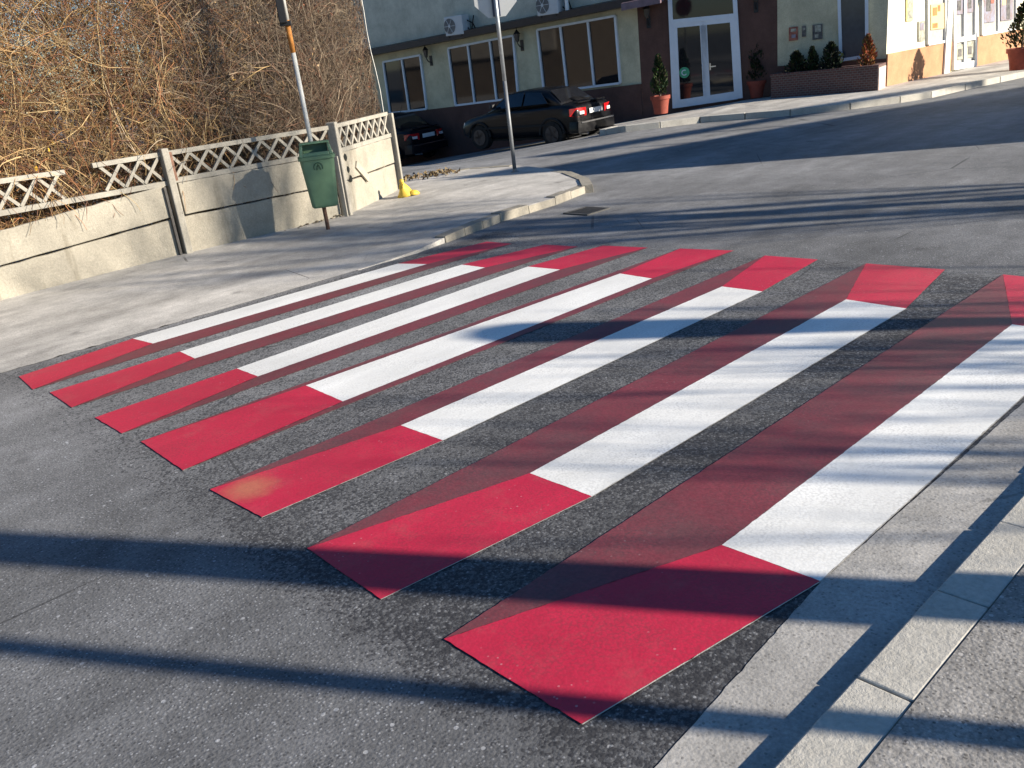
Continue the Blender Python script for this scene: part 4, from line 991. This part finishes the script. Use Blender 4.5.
# ------------------------------------------------------------------ cars
def make_car(label, loc, heading, paint_m, Lc=4.25, Wc=1.72, Hc=1.36):
    """x forward; rear at the origin end; every section is a closed loop across the car"""
    t = thing('parked_car', label, 'car', loc, heading)
    def W(p): return world(t) @ Vector(p)
    hw = Wc/2
    # stations: x from rear, lower z, shoulder z, deck z, half width
    stn = [(0.0, .42, .60, .72, .70), (.05, .30, .62, .90, .76), (.18, .24, .64, .955, .81), (.55, .20, .66, .965, .845), (1.0, .20, .66, .95, .86), (1.6, .20, .66, .93, .86),
           (2.4, .20, .66, .915, .86), (3.0, .20, .65, .88, .85), (3.5, .21, .63, .82, .83), (3.9, .23, .60, .755, .80), (4.12, .27, .55, .68, .74), (4.25, .36, .50, .60, .64)]
    k = Lc/4.25; kw = Wc/1.72
    rings = []
    for x, zl, zs, zd, w_ in stn:
        x *= k; w_ *= kw
        sec = [(-w_*.86, zl), (-w_*.97, zl+.08), (-w_, zs), (-w_*.965, zd-.07), (-w_*.90, zd-.015), (-w_*.55, zd+.012), (0, zd+.02), (w_*.55, zd+.012), (w_*.90, zd-.015), (w_*.965, zd-.07), (w_, zs), (w_*.97, zl+.08), (w_*.86, zl)]
        rings.append([W((x, y, z)) for y, z in sec])
    body = loft(MB(), rings).build('body', paint_m, t, True)
    s_ = body.modifiers.new('sub', 'SUBSURF'); s_.levels = 1; s_.render_levels = 2
    # cabin: roof shell over pillars
    zr = Hc
    cab = [(.52, .95, .955, .74, .74), (1.02, .95, zr-.06, .70, .60), (1.35, .945, zr-.005, .73, .565), (1.9, .93, zr, .745, .56), (2.35, .92, zr-.035, .735, .565), (3.12, .87, .885, .72, .70)]
    rg = []
    for x, zb, zt, wb, wt in cab:
        x *= k; wb *= kw; wt *= kw
        rg.append([W((x, y, z)) for y, z in ((-wb, zb-.03), (-wb*.5-wt*.5, (zb+zt)/2), (-wt, zt-.02), (-wt*.6, zt+.012), (0, zt+.02), (wt*.6, zt+.012), (wt, zt-.02), (wb*.5+wt*.5, (zb+zt)/2), (wb, zb-.03))])
    c_ = loft(MB(), rg).build('cabin', paint_m, t, True)
    # glass: rear window, windscreen, side windows just outside the cabin skin
    def pane(nm, pts, th=.006):
        q = [W(p) for p in pts]; nn_ = (q[1]-q[0]).cross(q[2]-q[1]).normalized(); cc = W((Lc/2, 0, .6))
        if nn_.dot(q[0]-cc) < 0: nn_ = -nn_
        MB().prism([p+nn_*.012 for p in q], [p+nn_*(.012+th) for p in q]).build(nm, M['carglass'], t)
    pane('rear_window', [(.60*k, -.64*kw, .975), (.60*k, .64*kw, .975), (1.0*k, .53*kw, zr-.065), (1.0*k, -.53*kw, zr-.065)], .02)
    pane('windscreen', [(3.06*k, -.64*kw, .90), (3.06*k, .64*kw, .90), (2.42*k, .52*kw, zr-.06), (2.42*k, -.52*kw, zr-.06)], .02)
    for s in (-1, 1):
        pane('side_window', [(1.80*k, s*.765*kw, .965), (2.85*k, s*.745*kw, .93), (2.36*k, s*.60*kw, zr-.09), (1.80*k, s*.595*kw, zr-.06)], .025)
        pane('side_window', [(.92*k, s*.755*kw, .985), (1.74*k, s*.765*kw, .965), (1.74*k, s*.595*kw, zr-.06), (1.22*k, s*.60*kw, zr-.09)], .025)
        # trim strip, mirror, lights, wheels
        MB().bar(W((.7*k, s*(hw+.003), .52)), W((3.3*k, s*(hw+.003), .51)), .02, .05).build('side_trim', M['tyre'], t)
        mb = MB(); mb.prism([W((2.66*k, s*.80*kw, .97)), W((2.80*k, s*.80*kw, .97)), W((2.80*k, s*.97*kw, .97)), W((2.70*k, s*.97*kw, .97))], [W((2.68*k, s*.82*kw, 1.09)), W((2.79*k, s*.82*kw, 1.09)), W((2.79*k, s*.95*kw, 1.08)), W((2.71*k, s*.95*kw, 1.08))]); mb.build('mirror', paint_m, t, bevel=.02)
        lo, hi = (.42, .775) if s > 0 else (.42, .775)
        mb = MB(); pts = [(-.015, s*.40, .66), (-.012, s*.40, .84), (.05, s*.735, .85), (.20, s*.825, .84), (.20, s*.835, .68), (.02, s*.725, .65)]
        q = [W((x*k, y*kw, z)) for x, y, z in pts]; q2 = [W((x*k+.07, y*kw*.93, z)) for x, y, z in pts]
        tlm = mb.prism(q, q2).build('tail_light', M['redlamp'], t)
        mb = MB(); p3 = [(-.028, s*.50, .70), (-.026, s*.50, .77), (-.004, s*.66, .77), (-.006, s*.66, .70)]
        mb.prism([W((x*k, y*kw, z)) for x, y, z in p3], [W((x*k+.03, y*kw, z)) for x, y, z in p3]).build('reversing_lens', M['clearlamp'], tlm)
        mb = MB(); p4 = [(4.14*k, s*.42*kw, .52), (4.12*k, s*.44*kw, .66), (4.0*k, s*.74*kw, .67), (4.03*k, s*.745*kw, .54)]
        mb.prism([W(p) for p in p4], [W((x+.03, y, z)) for x, y, z in p4]).build('headlight', M['clearlamp'], t)
        for xw in (.80*k, 3.38*k):
            rot = Matrix.Rotation(heading, 3, 'Z') @ Matrix.Rotation(PI/2, 3, 'X')
            c = W((xw, s*(hw-.10), .30))
            w_ = MB().lathe(c, [(.20, -.10), (.285, -.10), (.305, -.07), (.305, .07), (.285, .10), (.20, .10)], 28, rot).build('wheel', M['tyre'], t, 'auto')
            c2 = W((xw, s*(hw-.10+.105), .30))
            mb = MB(); mb.lathe(c2, [(.195, -.012), (.195, .0), (.05, .004)], 20, rot)
            mb.build('rim', M['rim'], w_)
            mb = MB(); c3 = W((xw, s*(hw+.002), .30))
            for i in range(5):
                a = 2*PI*i/5; e_ = W((xw+.18*math.cos(a), s*(hw+.002), .30+.18*math.sin(a))); mb.bar(c3, e_, .05, .03, tuple(world(t).to_3x3() @ Vector((0, 1, 0))))
            mb.build('spokes', M['rim'], w_)
            # dark wheel arch
            mb = MB(); arc = [W((xw+.36*math.cos(a), s*(hw-.006), .30+.36*math.sin(a))) for a in [PI*i/12 for i in range(13)]]
            mb.tube(arc, .028, 6); mb.build('wheel_arch', M['tyre'], t)
    mb = loft(MB(), [[W((x*k, y*kw, z)) for y, z in ((-w_, .30), (-w_, .40), (-w_*.97, .55), (w_*.97, .55), (w_, .40), (w_, .30))] for x, w_ in ((-.06, .72), (-.02, .80), (.14, .855), (.22, .862))]); mb.build('rear_bumper', paint_m, t, 'auto')
    MB().bar(W((-.065*k, -.70*kw, .52)), W((-.065*k, .70*kw, .52)), .02, .03).build('bumper_trim', M['chrome'], t)
    mb = MB(); mb.prism([W((-.03, y, z)) for y, z in ((-.26, .69), (.26, .69), (.26, .80), (-.26, .80))], [W((-.018, y, z)) for y, z in ((-.26, .69), (.26, .69), (.26, .80), (-.26, .80))]); mb.build('number_plate', M['plate'], t)
    MB().bar(W((.10, -.55, .962)), W((.10, .55, .962)), .05, .03).build('boot_lip', paint_m, t)
    mb = MB(); mb.tube([W((-.10, .48, .27)), W((.15, .48, .27))], .032, 10); mb.build('exhaust', M['chrome'], t)
    MB().box(W((Lc/2, 0, .24)), (Lc*.8, Wc*.80, .12), heading).build('underbody', M['tyre'], t)
    MB().tube([W((1.05*k, 0, zr-.03)), W((.9*k, 0, zr+.22))], .005, 5).build('aerial', M['tyre'], t)
    return t
H1 = R(97)
d1 = Vector((math.cos(H1), math.sin(H1), 0)); l1 = Vector((-d1.y, d1.x, 0))
rc = G(597, 136, -.25)
make_car('black saloon car parked below the restaurant windows, red tail lights catching the sun', (rc.x, rc.y, -.38), H1, M['carblack'], 3.8, 1.62, 1.32)
c2 = Vector((rc.x, rc.y, 0))+d1*5.6-l1*(-.0)
cc2 = G(431, 155, -.70)
make_car('dark blue car half hidden by the thicket, parked in front of the black saloon', (cc2.x, cc2.y, -.86), R(100), M['carnavy'], 4.1, 1.70, 1.40)

# ------------------------------------------------------------------ what throws the long shadows (right of and behind the photographer)
sd_h = SUN_H+PI; SD = Vector((math.cos(sd_h), math.sin(sd_h), 0)); COT = 1/math.tan(SUN_E)
def base_from(shadow_pt, height):     # where something this high stands if its shadow falls on that point
    return Vector((shadow_pt[0], shadow_pt[1], 0)) - SD*(height*COT)
# corner house
tip = Vector((8.35, 11.25, 0)); eh = 5.0
c0 = base_from(tip, eh); 
e1 = Vector((math.cos(R(-21)), math.sin(R(-21)), 0)); e2 = Vector((math.cos(R(-57)), math.sin(R(-57)), 0))
house = thing('corner_house', 'grey rendered flat roofed house across the side street, its shadow lying over the far road', 'building', c0, 0)
foot = [c0, c0+e1*16, c0+e1*16+e2*8, c0+e2*8]
MB().prism([p-Vector((0, 0, .2)) for p in foot], [p+Vector((0, 0, eh)) for p in foot]).build('wall', M['houseA'], house)
for i in range(4):
    a = c0+e1*(1.6+3.6*i); nn = Vector((-e1.y, e1.x, 0)); mb = MB()
    mb.prism([a+nn*.005+Vector((0, 0, 1.1)), a+e1*1.4+nn*.005+Vector((0, 0, 1.1)), a+e1*1.4+nn*.06+Vector((0, 0, 1.1)), a+nn*.06+Vector((0, 0, 1.1))], [a+nn*.005+Vector((0, 0, 2.6)), a+e1*1.4+nn*.005+Vector((0, 0, 2.6)), a+e1*1.4+nn*.06+Vector((0, 0, 2.6)), a+nn*.06+Vector((0, 0, 2.6))])
    w_ = mb.build('window', M['frame_sun'], house)
    mb = MB(); mb.prism([a+nn*.062+e1*.1+Vector((0, 0, 1.2)), a+e1*1.3+nn*.062+Vector((0, 0, 1.2)), a+e1*1.3+nn*.07+Vector((0, 0, 1.2)), a+nn*.07+e1*.1+Vector((0, 0, 1.2))], [a+nn*.062+e1*.1+Vector((0, 0, 2.5)), a+e1*1.3+nn*.062+Vector((0, 0, 2.5)), a+e1*1.3+nn*.07+Vector((0, 0, 2.5)), a+nn*.07+e1*.1+Vector((0, 0, 2.5))]); mb.build('pane', M['glass'], w_)
# unseen board added above the roof to cast the second shadow bar
ho = thing('roof_shadow_board', 'plain board raised above the corner house roof, added to cast a shadow bar', 'shadow board', c0+e1*2+Vector((0, 0, eh)))
nn = Vector((-e1.y, e1.x, 0)); a, b = c0+e1*5.0-nn*.3, c0+e1*15-nn*.3
MB().prism([a+Vector((0, 0, eh+.8)), b+Vector((0, 0, eh+.8)), b-nn*.06+Vector((0, 0, eh+.8)), a-nn*.06+Vector((0, 0, eh+.8))], [a+Vector((0, 0, eh+1.2)), b+Vector((0, 0, eh+1.2)), b-nn*.06+Vector((0, 0, eh+1.2)), a-nn*.06+Vector((0, 0, eh+1.2))]).build('board', M['houseA'], ho)
mb = MB()
for i in range(5): p = a.lerp(b, (i+.2)/4.4)-nn*.1; mb.tube([p+Vector((0, 0, eh)), p+Vector((0, 0, eh+1.15))], .04, 6)
mb.build('posts', M['darkpost'], ho)
# lamp whose lantern shadow lies across the middle stripes
lb = base_from((3.72, 4.52), 3.3); lb2 = lb
lamp = thing('street_lamp', 'street lamp with a long tapering lantern, its shadow crossing the white stripes', 'street lamp', lb)
MB().tube([lb-Vector((0, 0, .1)), lb+Vector((0, 0, 2.1))], [.060, .055], 12).build('pole', M['darkpost'], lamp, True)
MB().lathe(lb+Vector((0, 0, 2.0)), [(.055, 0), (.09, .15), (.15, .45), (.20, .80), (.235, 1.1), (.225, 1.24), (.14, 1.32)], 16).build('lantern', M['signback'], lamp, True)
# bare trees
def bare_tree(base, height, trunk_r, seed, label, lean=(0, 0), clear=.4, spread=.7, depth=4, twigk=1.0):
    rr = random.Random(seed); t = thing('bare_tree', label, 'tree', base, 0, 'bare street trees on the right pavement')
    tr, br = MB(), MB()
    def grow(mb, p, d, L, r, lev):
        pts = [p]; rad = [r]; m = 5
        for i in range(m):
            d = (d+Vector((rr.gauss(0, .10), rr.gauss(0, .10), rr.gauss(.04, .06)))).normalized(); p = p+d*(L/m); pts.append(p); rad.append(r*(1-.5*(i+1)/m))
        mb.tube(pts, rad, 8 if lev < 1 else (5 if lev < 3 else 3), False)
        if lev < depth:
            for q in range(3 if lev < 2 else 3):
                i = rr.randint(2, m); a = rr.uniform(0, 2*PI); sp = rr.uniform(.4, .95)*spread
                side_ = d.orthogonal().normalized(); side_ = Matrix.Rotation(a, 3, d) @ side_
                grow(br, pts[i], (d+side_*sp).normalized(), L*rr.uniform(.55, .8), rad[i]*rr.uniform(.5, .72), lev+1)
            grow(br, pts[-1], d, L*.75, rad[-1]*.9, lev+1)
    d0 = Vector((lean[0], lean[1], 1)).normalized(); h0 = height*clear
    n_ = 6; pts = [base-Vector((0, 0, .1))+d0*(h0*i/n_) for i in range(n_+1)]; tr.tube(pts, [trunk_r*(1.25 if i == 0 else 1-.18*i/n_) for i in range(n_+1)], 14)
    p1 = pts[-1]
    for i in range(4):
        a = i*PI/2+rr.uniform(-.5, .5); grow(br, p1-d0*rr.uniform(0, .3), (d0+Vector((math.cos(a), math.sin(a), 0))*.45*spread).normalized(), (height-h0)*.42, trunk_r*.5, 1)
    tr.build('trunk', M['bark'], t, True); br.build('crown', M['bark'], t)
    return t
L1 = Vector((1.74, 2.14, 0))
bare_tree(L1-SD*5.2, 9.5, .15, 11, 'bare tree whose thick trunk throws the broad shadow over the nearest red ends', clear=.55)
b2 = Vector((1.30, 1.675, 0))-SD*4.6
bp = thing('bare_post', 'thin steel post throwing the narrow shadow over the nearest red tip', 'post', b2)
MB().tube([b2-Vector((0, 0, .1)), b2+Vector((0, 0, 5.0))], [.055, .045], 10).build('shaft', M['darkpost'], bp, True)
MB().lathe(b2+Vector((0, 0, 5.0)), [(.06, 0), (.06, .03), (.02, .06)], 10).build('cap', M['darkpost'], bp)
def bare_shrub(base, h, seed, label, ns):      # a clump of upright bare suckers
    rr = random.Random(seed); t = thing('bare_shrub', label, 'shrub', base, 0, 'bare shrubs on the right pavement'); mb = MB()
    for _ in range(ns):
        p = base+Vector((rr.gauss(0, .5), rr.gauss(0, .5), -.05)); d = Vector((rr.gauss(0, .09), rr.gauss(0, .09), 1)).normalized(); L = h*rr.uniform(.7, 1.0); pts = [p]; m = 7
        for i in range(m):
            d = (d+Vector((rr.gauss(0, .05), rr.gauss(0, .05), 0))).normalized(); p = p+d*(L/m); pts.append(p)
            if i > 2:
                for _k in range(2):
                    d2 = (d+Vector((rr.gauss(0, .3), rr.gauss(0, .3), .1))).normalized(); l2 = rr.uniform(.3, .8)
                    mb.tube([p, p+d2*l2*.5, p+(d2+Vector((0, 0, .2))).normalized()*l2], [.009, .007, .004], 3, False)
        r = rr.uniform(.012, .030); mb.tube(pts, [r*(1-.6*i/m) for i in range(m+1)], 5, False)
    mb.build('stems', M['bark'], t)
bare_shrub(base_from((4.25, 2.35), 3.0), 3.5, 5, 'tall clump of bare upright stems shading the near white panels', 19)
bare_shrub(base_from((4.9, 2.2), 2.9), 3.3, 6, 'smaller clump of bare upright stems shading the far red tips', 14)
bare_shrub(base_from((3.1, 1.55), 2.6), 2.9, 8, 'low clump of bare upright stems shading the kerb and gutter', 12)
for i, (sx, sy, hgt, base_h, sdv, lab, lean) in enumerate((
        (7.6, 4.4, 5.0, 8.5, 35, 'bare tree with long limbs shading the road beyond the crosswalk', (0, .03)),
        (8.5, 4.9, 4.6, 9.0, 61, 'bare tree with a slim crown throwing broken shade past the drain grate', (0, .01)),
        (8.1, 3.5, 3.4, 8.2, 52, 'bare tree with a dense crown between the street lamp and the corner house', (.02, .01)),
        (9.0, 2.9, 2.6, 8.0, 48, 'bare tree with a forked trunk nearest the corner house', (.03, 0)))):
    bare_tree(base_from((sx, sy), hgt), base_h, .10+.02*i, sdv, lab, lean, clear=.35, spread=.35)
bare_tree(base_from((25.2, 9.7), 1.6), 7.0, .11, 77, 'bare tree on the far side whose trunk shadow climbs the sunlit shop', (0, 0), clear=.45)
# block of flats behind the thicket, mirrored in the restaurant windows
fb = thing('apartment_block', 'brown apartment block standing far behind the vine thicket', 'building', (-6, 26, 0))
MB().box((-5.5, 29, 4.5), (13, 9, 10.0)).build('wall', M['houseB'], fb)
MB().box((-5.5, 29, 9.65), (13.4, 9.4, .3)).build('roof', M['roof'], fb)
for i in range(3):
    w_ = MB().box((-10+3.5*i, 24.47, 3.8)  , (1.2, .05, 1.4)).build('window', M['frame'], fb); MB().box((-10+3.5*i, 24.44, 3.8), (1.0, .012, 1.2)).build('pane', M['glass'], w_)
for j in range(3):
    MB().box((1.15, 29, 2.2+2.8*j), (.3, 8.6, .9)).build('balcony', M['houseA'], fb)
    for i in range(4):
        w_ = MB().box((1.03, 25.7+2.1*i+.3*(j % 2), 3.5+2.8*j), (.05, .9, 1.1)).build('window', M['frame'], fb); MB().box((1.062, 25.7+2.1*i+.3*(j % 2), 3.5+2.8*j), (.012, .35, .95)).build('pane', M['pane_glint' if (i+j) % 3 else 'glass'], w_)  # pale panes paint sunlit glass, for bright spots in the restaurant's reflections
